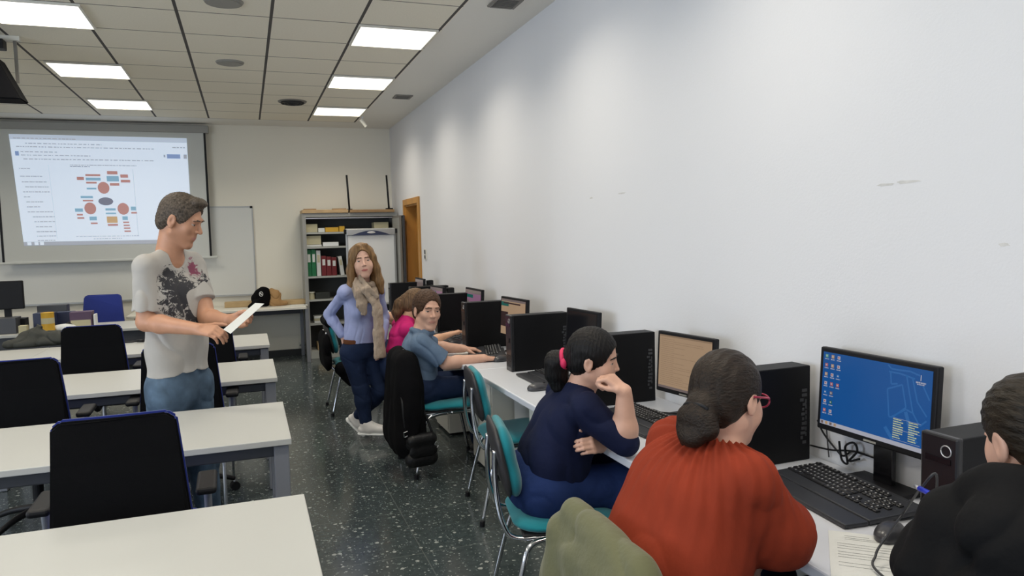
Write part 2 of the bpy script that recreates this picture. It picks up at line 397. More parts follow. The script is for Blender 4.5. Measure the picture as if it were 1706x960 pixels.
def textline(mb, fn, u0, v, u1, h, m, lift, dens=.8):
    u = u0
    while u < u1:
        w_ = random.uniform(.006, .025); rect(mb, fn, u, v, min(u+w_, u1), v+h, m, lift); u += w_+random.uniform(.003, .008)/dens
rect(f, uv, 0, .0, 1, .045, 'pj_bar', .001)
for (u0, v, u1) in ((.02, .03, .17), (.18, .03, .36), (.08, .075, .5), (.03, .105, .8), (.05, .15, .25), (.05, .18, .43), (.06, .215, .8)):
    textline(f, uv, u0, v, u1, .008, 'pj_txt', .002)
rect(f, uv, .02, .15, .04, .19, 'pj_navy', .002); rect(f, uv, .875, .155, .955, .195, 'pj_navy', .002); rect(f, uv, .975, .155, .995, .195, 'pj_grey', .002)
rect(f, uv, .855, .16, .865, .185, 'pj_grey', .002)
textline(f, uv, .91, .085, .99, .012, 'pj_txt', .002)
for v, u0, u1 in ((.30, .03, .09), (.37, .03, .15), (.42, .035, .17), (.465, .05, .18), (.51, .035, .18), (.555, .035, .07), (.60, .045, .14), (.645, .045, .12), (.69, .045, .185), (.735, .07, .19), (.78, .075, .19), (.825, .08, .17), (.87, .08, .19), (.91, .08, .19), (.95, .08, .18)):
    textline(f, uv, u0, v, u1, .008, 'pj_txt', .002, 1.5)
textline(f, uv, .31, .265, .69, .006, 'pj_txt', .002, 1.5); textline(f, uv, .31, .278, .42, .006, 'pj_dark', .002, 1.5)
rect(f, uv, .665, .30, .668, .93, 'pj_bar', .002)
rect(f, uv, .19, .27, .192, .94, 'pj_bar', .002)
textline(f, uv, .30, .92, .67, .006, 'pj_txt', .002, 1.2); textline(f, uv, .40, .943, .57, .006, 'pj_txt', .002, 1.2)
def disc(mb, fn, u, v, ru, rv, m, lift): mb.poly([fn(u+ru*math.cos(a), v+rv*math.sin(a), lift) for a in [2*PI*i/28 for i in range(28)]], m)
disc(f, uv, .487, .475, .034, .055, 'pj_red', .002); disc(f, uv, .398, .665, .034, .055, 'pj_red', .002); disc(f, uv, .59, .67, .034, .055, 'pj_red', .002)
disc(f, uv, .492, .60, .043, .037, 'pj_dark', .002)
for (u0, v0, u1, v1, m_) in ((.39, .35, .475, .368, 'pj_red'), (.39, .382, .475, .408, 'pj_blue'), (.34, .375, .38, .405, 'pj_red'), (.39, .42, .45, .436, 'pj_red'), (.39, .475, .445, .49, 'pj_blue'),
    (.515, .32, .575, .35, 'pj_red'), (.51, .365, .58, .415, 'pj_blue'), (.59, .35, .635, .38, 'pj_red'), (.59, .40, .645, .425, 'pj_red'), (.525, .43, .58, .455, 'pj_red'),
    (.35, .55, .42, .57, 'pj_blue'), (.36, .585, .42, .60, 'pj_red'), (.31, .665, .355, .695, 'pj_blue'), (.318, .715, .352, .73, 'pj_red'), (.318, .745, .358, .76, 'pj_red'), (.388, .74, .43, .775, 'pj_blue'), (.392, .795, .432, .81, 'pj_red'),
    (.485, .665, .545, .685, 'pj_blue'), (.485, .705, .545, .72, 'pj_blue'), (.488, .74, .55, .80, 'pj_or'), (.49, .81, .55, .828, 'pj_red'),
    (.635, .65, .665, .685, 'pj_blue'), (.635, .70, .67, .715, 'pj_red'), (.58, .74, .612, .775, 'pj_blue'), (.582, .79, .618, .803, 'pj_red'), (.583, .818, .62, .831, 'pj_red'), (.584, .845, .622, .858, 'pj_red'), (.585, .873, .624, .886, 'pj_red')):
    rect(f, uv, u0, v0, u1, v1, m_, .002)
f.build('projected_picture', ps, loc=None); 
pp = ps.children[-1]
for v in pp.data.vertices: v.co -= O

# whiteboard
wb = empty('whiteboard', (-1.6, BY, .88), 0, 'large whiteboard with thin grey frame partly hidden behind the projection screen', 'whiteboard')
M['wboard'] = mat('whiteboard_enamel', (.68, .69, .66), .3)
MB().box((0, -.008, .6), (3.4, .014, 1.18), 'wboard').build('panel', wb)
f = MB()
for s_ in (-1, 1): f.box((s_*1.70, -.012, .6), (.014, .02, 1.20), 'alu')
f.box((0, -.012, 1.195), (3.4, .02, .014), 'alu'); f.box((0, -.02, .0), (3.4, .045, .022), 'alu'); f.build('frame', wb)
f = MB(); 
for s_ in (-1, 1): f.box((s_*1.69, -.014, 1.19), (.035, .024, .03), 'black', .005)
f.build('corner_cap', wb)

# back wall counter with panel and pale blue-grey leg
ct = empty('wall_counter', (-.1, 10.3, 0), 0, 'long pale counter against the back wall left of the bookcase', 'counter')
MB().box((-.25, -.07, .725), (2.1, .75, .03), 'cream', .004).build('top', ct)
MB().box((-.25, .02, .66), (2.0, .02, .09), 'dgrey').build('rail', ct)
for x in (-1.2, .81): MB().box((x, -.35, .355), (.045, .04, .71), 'lgrey', .004).build('leg', ct)
for x in (-1.2, .78): MB().box((x, .25, .355), (.045, .04, .71), 'lgrey', .004).build('leg', ct)
# boxes on the counter
def simple_box(name, lo, hi, m, label, cat, group=None, bev=.004, rz=0):
    lo = Vector(lo); hi = Vector(hi); c = (lo+hi)/2; d_ = hi-lo
    o = MB(); o.box((0, 0, d_.z/2), tuple(d_), m, bev); q = o.build(name, None, label, cat, group); q.location = (c.x, c.y, lo.z); q.rotation_euler = (0, 0, rz); return q
a = at(374, 505, 10.35); b_ = at(423, 505, 10.35)
simple_box('flat_cardboard_box', (a.x, 10.3, .742), (b_.x, 10.5, .81), 'card', 'long flat cardboard box on the counter left of the black cap', 'box')
a = at(462, 505, 10.35); b_ = at(509, 505, 10.35)
simple_box('flat_cardboard_box', (a.x, 10.3, .742), (b_.x, 10.48, .80), 'card', 'flat cardboard box on the counter right of the brown paper bag', 'box')
a = at(483, 507, 10.1)
simple_box('paper_sheet', (a.x, 10.0, .741), (a.x+.22, 10.15, .747), 'paper', 'small loose white sheet on the back counter in front of the right box', 'paper', bev=0)
# cable tray box under counter: wall socket
p = at(505, 575, BY-.01); e = MB(); e.box((p.x-.01, BY-.008, p.z), (.10, .016, .08), 'cream', .003)
for k in (-1, 1): e.cyl((p.x-.01+k*.024, BY-.016, p.z), (p.x-.01+k*.024, BY-.019, p.z), .016, 'frame')
e.build('wall_socket', None, 'double wall socket low on the back wall under the counter', 'wall socket', loc=(p.x, BY, p.z))

# bookcase
bx0, bx1, by0, by1, bz = .72, 2.0, 10.18, 10.63, 1.96
bk = empty('bookcase', ((bx0+bx1)/2, by0, 0), 0, 'grey metal bookcase with open shelves of binders in the back right corner', 'bookcase')
L = lambda x, y, z: (x-bk.location.x, y-by0, z)
f = MB()
f.span(L(bx0, by0, 0), L(bx0+.045, by1, bz), 'frame'); f.span(L(bx1-.045, by0, 0), L(bx1, by1, bz), 'frame')
f.span(L(bx0+.045, by0, bz-.05), L(bx1-.045, by1, bz), 'frame'); f.span(L(bx0+.045, by0, 0), L(bx1-.045, by1, .10), 'shelf'); f.build('carcass', bk)
f = MB(); f.span(L(bx0+.045, by1-.02, .10), L(bx1-.045, by1, bz-.05), 'shelfdark'); f.build('back_panel', bk)
SH = [1.70, 1.46, 1.03, .72, .40]
SH = [at(530, y, 10.2).z for y in (387, 411, 460.5, 499, 539)]
for z in SH:
    MB().span(L(bx0+.045, by0+.02, z-.025), L(bx1-.045, by1-.02, z), 'shelf').build('shelf', bk)
MB().span(L(bx0+.045, by0-.004, bz-.075), L(bx1-.045, by0+.012, bz-.062), 'silver').build('door_rail', bk)
def on_shelf(px0, px1, z, h, m, name, label, cat, group=None, y0=10.24, dep=.22, lean=0):
    a = at(px0, 450, y0); b_ = at(px1, 450, y0)
    o = MB(); wd = b_.x-a.x; o.box((0, dep/2, h/2), (wd, dep, h), m, .004)
    q = o.build(name, None, label, cat, group); q.location = ((a.x+b_.x)/2, y0, z+.001); q.rotation_euler = (0, lean, 0); return q
def binder(px0, px1, z, h, m, label, group=None, lean=0):
    q = on_shelf(px0, px1, z, h, m, 'ring_binder', label, 'binder', group, lean=lean)
    a = at(px0, 450, 10.24); b_ = at(px1, 450, 10.24); t = MB(); t.box((0, -.001, h*.68), ((b_.x-a.x)*.6, .003, h*.3), 'paper' if m != 'paper' else 'beige'); t.build('spine_label', q)
on_shelf(508, 532, SH[0], .11, 'beige', 'storage_box', 'beige box at the left of the top bookcase shelf', 'box')
on_shelf(533, 544, SH[0], .055, 'paper', 'envelope_stack', 'low pile of pale envelopes between beige box and yellow packets', 'envelopes')
on_shelf(545, 567, SH[0], .06, 'yellow', 'yellow_packet', 'flat yellow packet on the top bookcase shelf, left of the taller one', 'packet')
on_shelf(568, 577, SH[0], .075, 'yellow', 'yellow_packet', 'small taller yellow packet at the right of the flat one on the top shelf', 'packet')
on_shelf(626, 650, SH[0], .12, 'beige', 'storage_box', 'beige box at the right of the top shelf above the flip chart', 'box')
on_shelf(510, 538, SH[1], .025, 'paper', 'paper_stack', 'lower white pile of the two under the closed olive folder', 'paper stack')
on_shelf(510, 537, SH[1]+.027, .12, 'beige', 'document_box', 'beige document box on the second bookcase shelf', 'box')
on_shelf(540, 566, SH[1], .055, 'paperw', 'paper_stack', 'white stack of paper in the middle of the second bookcase shelf', 'paper stack')
binder(512, 519.5, SH[2], .36, 'green', 'leftmost green ring binder on the third bookcase shelf')
binder(520, 527, SH[2], .36, 'green', 'second green ring binder, touching the white one on the third shelf')
binder(528, 535, SH[2], .345, 'paper', 'upright white ring binder between green and red binders')
for k in range(3): binder(536+k*8.6, 544+k*8.6, SH[2], .27-.012*k, 'red', ['leftmost dark red binder next to the upright white one', 'middle one of the three dark red binders', 'rightmost dark red binder beside the leaning white one'][k])
binder(568, 574, SH[2], .26, 'paper', 'white binder leaning against the dark red ones', lean=-.12)
o = MB(); o.cyl((0, 0, 0), (0, 0, .09), .045, 'beige', .04); o.cyl((0, 0, .09), (0, 0, .1), .048, 'cream'); q = o.build('round_tin', None, 'small round pale tin at the left of the fourth bookcase shelf', 'tin'); q.location = (at(519, 500, 10.26).x, 10.26, SH[3]+.001)
on_shelf(524, 548, SH[3], .09, 'darkbag', 'dark_box', 'low dark case right of the round tin on the fourth shelf', 'case')
for k in range(3): on_shelf(520, 548-k, SH[4]+k*.031, .03, 'beige' if k % 2 else 'paper', 'magazine_pile', ['bottom magazine pile on the fifth bookcase shelf', 'middle magazine pile on the fifth bookcase shelf', 'topmost magazine pile on the fifth bookcase shelf'][k], 'magazines')
on_shelf(524, 556, .10, .10, 'card', 'cardboard_carton', 'open cardboard carton at the bottom of the bookcase', 'box')
# wood panels on top; one is an upturned table with two thin black legs
def slab(px0, px1, y, z0, h, m, name, label, cat, dep=.42):
    a = at(px0, 348, y); b_ = at(px1, 348, y); return simple_box(name, (a.x, y, z0), (b_.x, y+dep, z0+h), m, label, cat)
slab(503, 580, 10.16, bz+.001, .045, 'lwood', 'wooden_board', 'pale wooden board lying on top of the bookcase at the left', 'board')
for k, (a_, b2) in enumerate(((506, 527), (554, 577))):
    slab(a_, b2, 10.2, bz+.047, .014, 'bwood', 'wooden_batten', ['dark batten at the left end of the pale board on the bookcase', 'dark batten at the right end of the pale board on the bookcase'][k], 'batten', .1)
a = at(581, 348, 10.15); b_ = at(659, 348, 10.15)
ut = empty('upturned_table', ((a.x+b_.x)/2, 10.15, bz+.001), 0, 'upturned small table with brown top and thin black legs lying on the bookcase', 'table')
wdt = b_.x-a.x-.03; MB().box((0, .21, .02), (wdt, .42, .04), 'bwood', .004).build('tabletop', ut)
for (px, yy, lean) in ((582, .06, -.02), (648, .06, -.02)):
    q = at(px, 345, 10.21); x = q.x-ut.location.x; l = MB(); l.tube([(x, yy, .04), (x+lean, yy, .51)], .013, 'black', 8, 0); l.box((x, yy, .046), (.07, .07, .012), 'black', .003); l.build('leg', ut)
MB().box((wdt/2-.05, .12, .05), (.1, .03, .02), 'black').build('hinge', ut)

# flip chart easel
fc = empty('flip_chart', (1.56, 9.8, 0), 0, 'flip chart easel with navy header and blank white pad before the bookcase', 'flip chart')
f = MB(); f.box((0, 0, 1.24), (.66, .025, 1.0), 'alu', .008); f.build('board', fc)
MB().box((0, -.018, 1.20), (.60, .010, .90), 'paperw').build('pad', fc)
f = MB(); f.box((0, -.026, 1.69), (.64, .03, .085), 'alu', .01)
f.prism([(-.26+.52*t/12, -.046, 1.648+.062*math.sin(PI*t/12)) for t in range(13)], (0, .01, 0), 'navyedge'); f.build('clamp_bar', fc)
MB().ell((0, -.047, 1.685), (.055, .003, .014), 'logo').build('emblem', fc)
for s_ in (-1, 1): f = MB(); f.box((s_*.335, -.01, 1.70), (.03, .05, .06), 'black', .006); f.build('clamp_knob', fc)
for s_ in (-1, 1): MB().tube([(s_*.28, .01, .8), (s_*.33, -.15, .0)], .014, 'alu', 8, 0).build('leg', fc)
MB().tube([(0, .03, 1.5), (0, .33, 0)], .014, 'alu', 8, 0).build('leg', fc)
MB().box((0, -.04, .735), (.62, .07, .02), 'alu', .004).build('tray', fc)
# framed boards leaning between bookcase and right wall
for k, (dx, l) in enumerate(((0, 'grey edged board stored upright beside the flip chart against the bookcase side'), (.045, 'dark edged board stored upright nearest the right wall by the bookcase'))):
    q = MB(); q.box((0, 0, .95), (.028, .5, 1.9), 'vent' if k == 0 else 'dgrey', .003)
    o = q.build('stored_board', None, l, 'board'); o.location = (1.925+dx, 9.86, 0.0); o.rotation_euler = (0, 0, 0)
    e = MB(); e.box((-.015, 0, .95), (.004, .46, 1.84), 'frame'); e.build('face', o)

# ================================================================ TEACHER'S DESK
td = empty('teacher_desk', (-2.15, 8.9, 0), 0, 'long pale teacher desk in front of the screen with clutter on it', 'desk')
MB().box((0, 0, .725), (2.5, .8, .03), 'white', .004).build('top', td)
MB().box((0, -.30, .60), (2.34, .02, .22), 'dgrey').build('front_panel', td)
for x in (-1.2, 1.2):
    for y in (-.35, .35): MB().box((x, y, .355), (.05, .05, .71), 'lgrey').build('leg', td)
tz = .741
def pbox(px0, px1, pyt, Y, dep, m, name, label, cat, bev=.004, z0=tz, rz=0):
    a = at(px0, pyt, Y); b_ = at(px1, pyt, Y); return simple_box(name, (a.x, Y, z0), (b_.x, Y+dep, max(z0+.01, (a.z+b_.z)/2)), m, label, cat, None, bev, rz)
# monitor at the far left
a = at(-25, 470, 8.75); b_ = at(36, 470, 8.75); zb = at(38, 515, 8.75).z
mo = empty('desktop_monitor', ((a.x+b_.x)/2, 8.8, tz), 0, 'black monitor seen from behind on the teacher desk at the left edge', 'monitor')
MB().box((0, 0, (a.z+zb)/2-tz), (b_.x-a.x, .04, a.z-zb), 'black', .01).build('casing', mo)
MB().box((0, .03, (zb-tz)/2+.06), (.06, .03, zb-tz+.10), 'black').build('stand', mo); MB().box((0, .03, .006), (.24, .18, .012), 'black', .004).build('base', mo)
MB().box((0, .021, (a.z+zb)/2-tz), (b_.x-a.x-.03, .002, a.z-zb-.03), 'blackg').build('screen', mo)
pbox(61, 111, 509, 9.15, .14, 'dgrey', 'black_radio', 'long dark radio or speaker bar standing behind the clutter on the teacher desk', 'radio', z0=tz+.001)
pbox(54, 90, 522, 8.72, .12, 'navyedge', 'blue_folder_box', 'dark blue and white folder box behind the yellow tin', 'box')
a = at(78, 522, 8.56); q = MB(); hh = a.z-tz; q.cyl((0, 0, 0), (0, 0, hh), .058, 'yellow', .058, 24); q.cyl((0, 0, hh*.45), (0, 0, hh*.75), .0585, 'beige', None, 24); q.cyl((0, 0, hh), (0, 0, hh+.006), .06, 'yellow', None, 24)
o = q.build('yellow_tin', None, 'tall yellow tin with a pale label on the teacher desk', 'tin'); o.location = (a.x, 8.58, tz)
a = at(100, 540, 8.58); q = MB(); q.ell((0, 0, .035), (.11, .05, .035), 'paperw'); q.ell((.05, .02, .05), (.05, .03, .04), 'black'); o = q.build('crumpled_packet', None, 'small crumpled black and white packet between yellow tin and cream box', 'packet'); o.location = (a.x+.03, 8.62, tz)
o = pbox(115, 152, 520, 8.62, .16, 'purple', 'cream_box', 'purple and cream carton at the right end of the desk clutter', 'box')
a = at(115, 530, 8.62); b_ = at(152, 530, 8.62); q = MB(); q.box((0, -.082, .055), (b_.x-a.x-.02, .004, .09), 'beige'); q.build('cream_panel', o)
pbox(92, 122, 520, 8.85, .12, 'navyedge', 'dark_case', 'dark case lying behind the small packet on the teacher desk', 'case')
pbox(-20, 26, 531, 8.6, .2, 'dgrey', 'desk_telephone', 'dark grey device under the monitor at the left end of the teacher desk', 'device')
pbox(27, 41, 531, 8.75, .15, 'black', 'black_cable_box', 'small black box right of the dark device on the teacher desk', 'box')
pbox(30, 44, 543, 8.54, .08, 'beige', 'pale_note_block', 'small pale note block at the front edge of the teacher desk', 'note block')
pbox(155, 158, 524, 8.64, .14, 'paperw', 'white_card', 'upright white card leaning at the right side of the cream carton', 'card')

# ================================================================ STUDENT DESKS (left)
def make_desk(x1, y0, label, length=1.79, seam=False):
    o = empty('student_desk', (x1-length/2, y0+.40, 0), 0, label, 'desk')
    l2 = length/2
    MB().box((0, 0, .722), (length-.003, .80, .028), 'white', .003).build('tabletop', o)
    MB().box((0, -.30, .665), (length-.14, .05, .05), 'dgrey', .006).build('front_beam', o)
    MB().box((0, .30, .665), (length-.14, .05, .05), 'dgrey', .006).build('rear_beam', o)
    for sx in (-1, 1):
        for sy in (-1, 1):
            q = MB(); q.box((sx*(l2-.045), sy*.345, .352), (.065, .065, .70), 'lgrey', .004); q.cyl((sx*(l2-.045), sy*.345, 0), (sx*(l2-.045), sy*.345, .012), .02, 'black'); q.build('leg', o)
        MB().box((sx*(l2-.045), 0, .69), (.04, .62, .035), 'dgrey').build('side_rail', o)
    MB().tube([(l2-.31, .22, .0), (l2-.31, .22, .70)], .009, 'silver', 10, 0).build('support_rod', o)
    return o
make_desk(.15, 1.80, 'nearest white student desk filling the bottom left corner')
make_desk(.15, 3.36, 'white student desk second from the camera, behind the nearest black chair')
make_desk(.15, 4.905, 'white student desk third from the camera, just behind the standing man')
make_desk(.15, 6.50, 'right one of the two farthest white student desks, with the phone cable on it')
make_desk(-1.64, 6.50, 'left one of the two farthest white student desks, with dark bag on it')
# dark crumpled bag and a pen case on the farthest desks are added with the soft things below

# swivel chairs with black backs, blue fronts
def make_swivel():
    o = empty('swivel_chair', (0, 0, 0))
    bk_ = [(-.205, 0, .50), (.205, 0, .50), (.228, 0, .60), (.195, 0, .995), (.165, 0, 1.02), (-.165, 0, 1.02), (-.195, 0, .995), (-.228, 0, .60)]
    def bend(ob):
        for v in ob.data.vertices:
            v.co.y += -.04*((v.co.z-.5)/.5)**2*1.0 + .25*v.co.x*v.co.x - .0
    q = MB(); q.prism(bk_, (0, .018, 0), 'mesh', .007); bmesh.ops.subdivide_edges(q.bm, edges=q.bm.edges[:], cuts=2, use_grid_fill=True); a = q.build('back_shell', o); bend(a)
    q = MB(); q.prism([(x*1.015, .024, z+.003) for x, y, z in bk_], (0, .022, 0), 'bluefab', .008); bmesh.ops.subdivide_edges(q.bm, edges=q.bm.edges[:], cuts=2, use_grid_fill=True); a = q.build('backrest', o); bend(a)
    q = MB(); q.box((0, .27, .455), (.47, .46, .07), 'bluefab', .03, seg=4); q.build('seat', o)
    q = MB(); q.box((0, .27, .41), (.42, .40, .03), 'black', .01); q.tube([(0, .16, .40), (0, .02, .39), (0, -.025, .45), (0, -.02, .62)], .022, 'black'); q.build('seat_base', o)
    q = MB(); q.cyl((0, .27, .14), (0, .27, .27), .028, 'black'); q.cyl((0, .27, .26), (0, .27, .40), .016, 'silver'); q.build('gas_lift', o)
    for k in range(5):
        a_ = 2*PI*k/5+.3; dx, dy = math.cos(a_), math.sin(a_)
        l = MB(); l.tube([(dx*.02, .27+dy*.02, .135), (dx*.16, .27+dy*.16, .115), (dx*.27, .27+dy*.27, .075)], lambda t: .022-.008*t, 'black'); lg = l.build('foot_spoke', o)
        c = MB(); c.cyl((dx*.27-dy*.022, .27+dy*.27+dx*.022, .028), (dx*.27+dy*.022, .27+dy*.27-dx*.022, .028), .028, 'black'); c.cyl((dx*.27, .27+dy*.27, .03), (dx*.27, .27+dy*.27, .08), .008, 'silver'); c.build('caster', lg)
    for s_ in (-1, 1):
        l = MB(); l.tube([(s_*.20, .27, .41), (s_*.265, .26, .43), (s_*.275, .22, .56), (s_*.275, .20, .66)], .015, 'lgrey'); ar = l.build('armrest_post', o)
        c = MB(); c.box((s_*.275, .21, .675), (.075, .24, .03), 'black', .013, seg=3); c.build('armrest_pad', ar)
    return o
proto = make_swivel()
SWG = None
sw = [((-.46, 2.86, 0), .02, 'nearest black-backed swivel chair with blue edge before the second desk'),
      ((-1.17, 4.50, 0), .03, 'black-backed swivel chair cut by the left edge, at the third desk'),
      ((-.40, 4.68, 0), 0, 'black-backed swivel chair directly behind the standing man'),
      ((-1.10, 6.12, 0), .0, 'black-backed swivel chair left of the standing man at the farthest desks'),
      ((-.34, 6.12, 0), .0, 'black-backed swivel chair just right of the standing man under his paper')]
for i, (loc, rz, lb) in enumerate(sw):
    o = proto if i == 0 else copy_tree(proto)
    o.location = loc; o.rotation_euler = (0, 0, rz); props(o, lb, 'swivel chair', 'black and blue swivel chairs')
o = copy_tree(proto); p = at(170, 485, 9.75); o.location = (p.x, 9.78, .04); o.rotation_euler = (0, 0, PI-.05); props(o, 'swivel chair turned to show its blue front, behind the teacher desk', 'swivel chair', 'black and blue swivel chairs')
o.location.z = 0

# ================================================================ COMPUTER DESKS ALONG THE RIGHT WALL
DX0 = 1.345; DTZ = .74
names = ['white computer desk nearest the camera with the papers on it', 'white computer desk where the woman in navy leans her elbow', 'white computer desk with the mouse of the man in the blue shirt', 'farthest white computer desk, near the wooden door']
for k in range(4):
    y0 = .02+2.26*k; y1 = y0+2.26 if k < 3 else 8.75
    o = empty('computer_desk', ((DX0+WX)/2, (y0+y1)/2, 0), 0, names[k], 'desk'); cx, cy = o.location.x, o.location.y
    q = MB(); q.span((DX0-cx, y0-cy+.001, DTZ-.035), (WX-.002-cx, y1-cy-.001, DTZ), 'wdesk', .006); q.build('worktop', o)
    q = MB(); q.span((1.62-cx, y0-cy+.03, .28), (1.64-cx, y1-cy-.03, DTZ-.036), 'wpanel'); q.build('modesty_panel', o)
    for yy in ((y0+.001, y0+1.131) if k < 3 else (y0+.001, y0+1.131)):
        q = MB(); q.span((1.475-cx, yy-cy+.004, .02), (1.95-cx, yy-cy+.42, DTZ-.036), 'cream', .003); pd = q.build('drawer_unit', o)
        for j in range(3): q = MB(); q.span((1.462-cx, yy-cy+.008, .05+j*.215), (1.475-cx, yy-cy+.416, .26+j*.215), 'cream', .003); q.build('drawer', pd)
        q = MB()
        for px_ in (1.5, 1.92):
            for py_ in (.04, .38): q.cyl((px_-cx, yy-cy+py_, 0), (px_-cx, yy-cy+py_, .022), .02, 'black')
        q.build('feet', pd)

def make_tower():
    o = empty('computer_tower', (0, 0, 0)); h = .36
    MB().box((.205, .05, h/2), (.385, .098, h), 'tower', .004).build('case', o)
    f = MB(); f.box((.005, .05, h/2), (.022, .104, h+.004), 'towertop', .006)
    for k in range(9): f.box((-.0065, .05, .03+k*.009), (.003, .075, .004), 'tower')
    f.box((-.007, .05, .30), (.003, .07, .014), 'blackg'); f.box((-.007, .035, .20), (.003, .02, .03), 'blackg'); f.build('front_panel', o)
    f = MB(); f.tube([(-.0075, .028+.014*math.cos(a), .325+.014*math.sin(a)) for a in [2*PI*i/20 for i in range(21)]], .0016, 'silver', 6, 0); f.build('power_button', o)
    f = MB()
    for k in range(12):
        z = .07+k*.018; w_ = random.choice((.006, .01, .014)); f.box((.362+random.choice((-.006, 0, .006)), .0, z), (w_*1.6, .003, .011), 'label')
    for k in range(7): f.box((.375, 0, .10+k*.021), (.006, .003, .015), 'label')
    f.build('case_marking', o)
    return o
tw = make_tower()
TY = [(1.265, 1.585, 0), (2.18, 1.575, .02), (3.28, 1.56, .0), (4.36, 1.56, .0), (5.40, 1.56, 0), (6.32, 1.57, 0), (7.42, 1.57, 0), (8.2, 1.50, 0)]
tl = ['black tower computer nearest the camera with blue plug in front', 'black tower computer behind the woman in rust, left of the blue screen', 'black tower computer behind the woman in navy, left of the tan screen',
      'black tower computer left of the switched-off monitor', 'black tower computer beyond the mouse hand of the man in blue', 'black tower computer right of the face of the man in blue', 'black tower computer just above the head of the man in blue', 'farthest black tower computer below the wooden door']
for i, (y, x, rz) in enumerate(TY):
    o = tw if i == 0 else copy_tree(tw); o.location = (x, y, DTZ); o.rotation_euler = (0, 0, rz); props(o, tl[i], 'computer', 'black tower computers on the wall desks')

M['s_blue'] = mat('screen_blue', (.01, .01, .01), .25, emit=.62, emcol=(.0, .135, .52))
M['s_lblue'] = mat('screen_light_blue', (.01, .01, .01), .25, emit=.62, emcol=(.03, .22, .66))
M['s_white'] = mat('screen_white', (.01, .01, .01), .25, emit=.62, emcol=(.70, .72, .85))
M['s_yel'] = mat('screen_yellow', (.01, .01, .01), .25, emit=.75, emcol=(.75, .80, .45))
M['s_red'] = mat('screen_red', (.01, .01, .01), .25, emit=.6, emcol=(.75, .20, .18))
M['s_green'] = mat('screen_green', (.01, .01, .01), .25, emit=.6, emcol=(.20, .62, .38))
M['s_or'] = mat('screen_orange', (.01, .01, .01), .25, emit=.6, emcol=(.80, .50, .25))
M['s_tan'] = mat('screen_tan', (.01, .01, .01), .25, emit=.60, emcol=(.70, .47, .29))
M['s_tan2'] = mat('screen_tan_text', (.01, .01, .01), .25, emit=.5, emcol=(.55, .36, .22))
M['s_teal'] = mat('screen_teal', (.01, .01, .01), .25, emit=.5, emcol=(.02, .22, .18))
M['s_dark'] = mat('screen_dark', (.01, .01, .01), .25, emit=.3, emcol=(.12, .06, .06))
M['s_pink'] = mat('screen_pink', (.01, .01, .01), .25, emit=.42, emcol=(.62, .30, .50))
M['s_grey'] = mat('screen_greypink', (.01, .01, .01), .25, emit=.35, emcol=(.50, .38, .36))
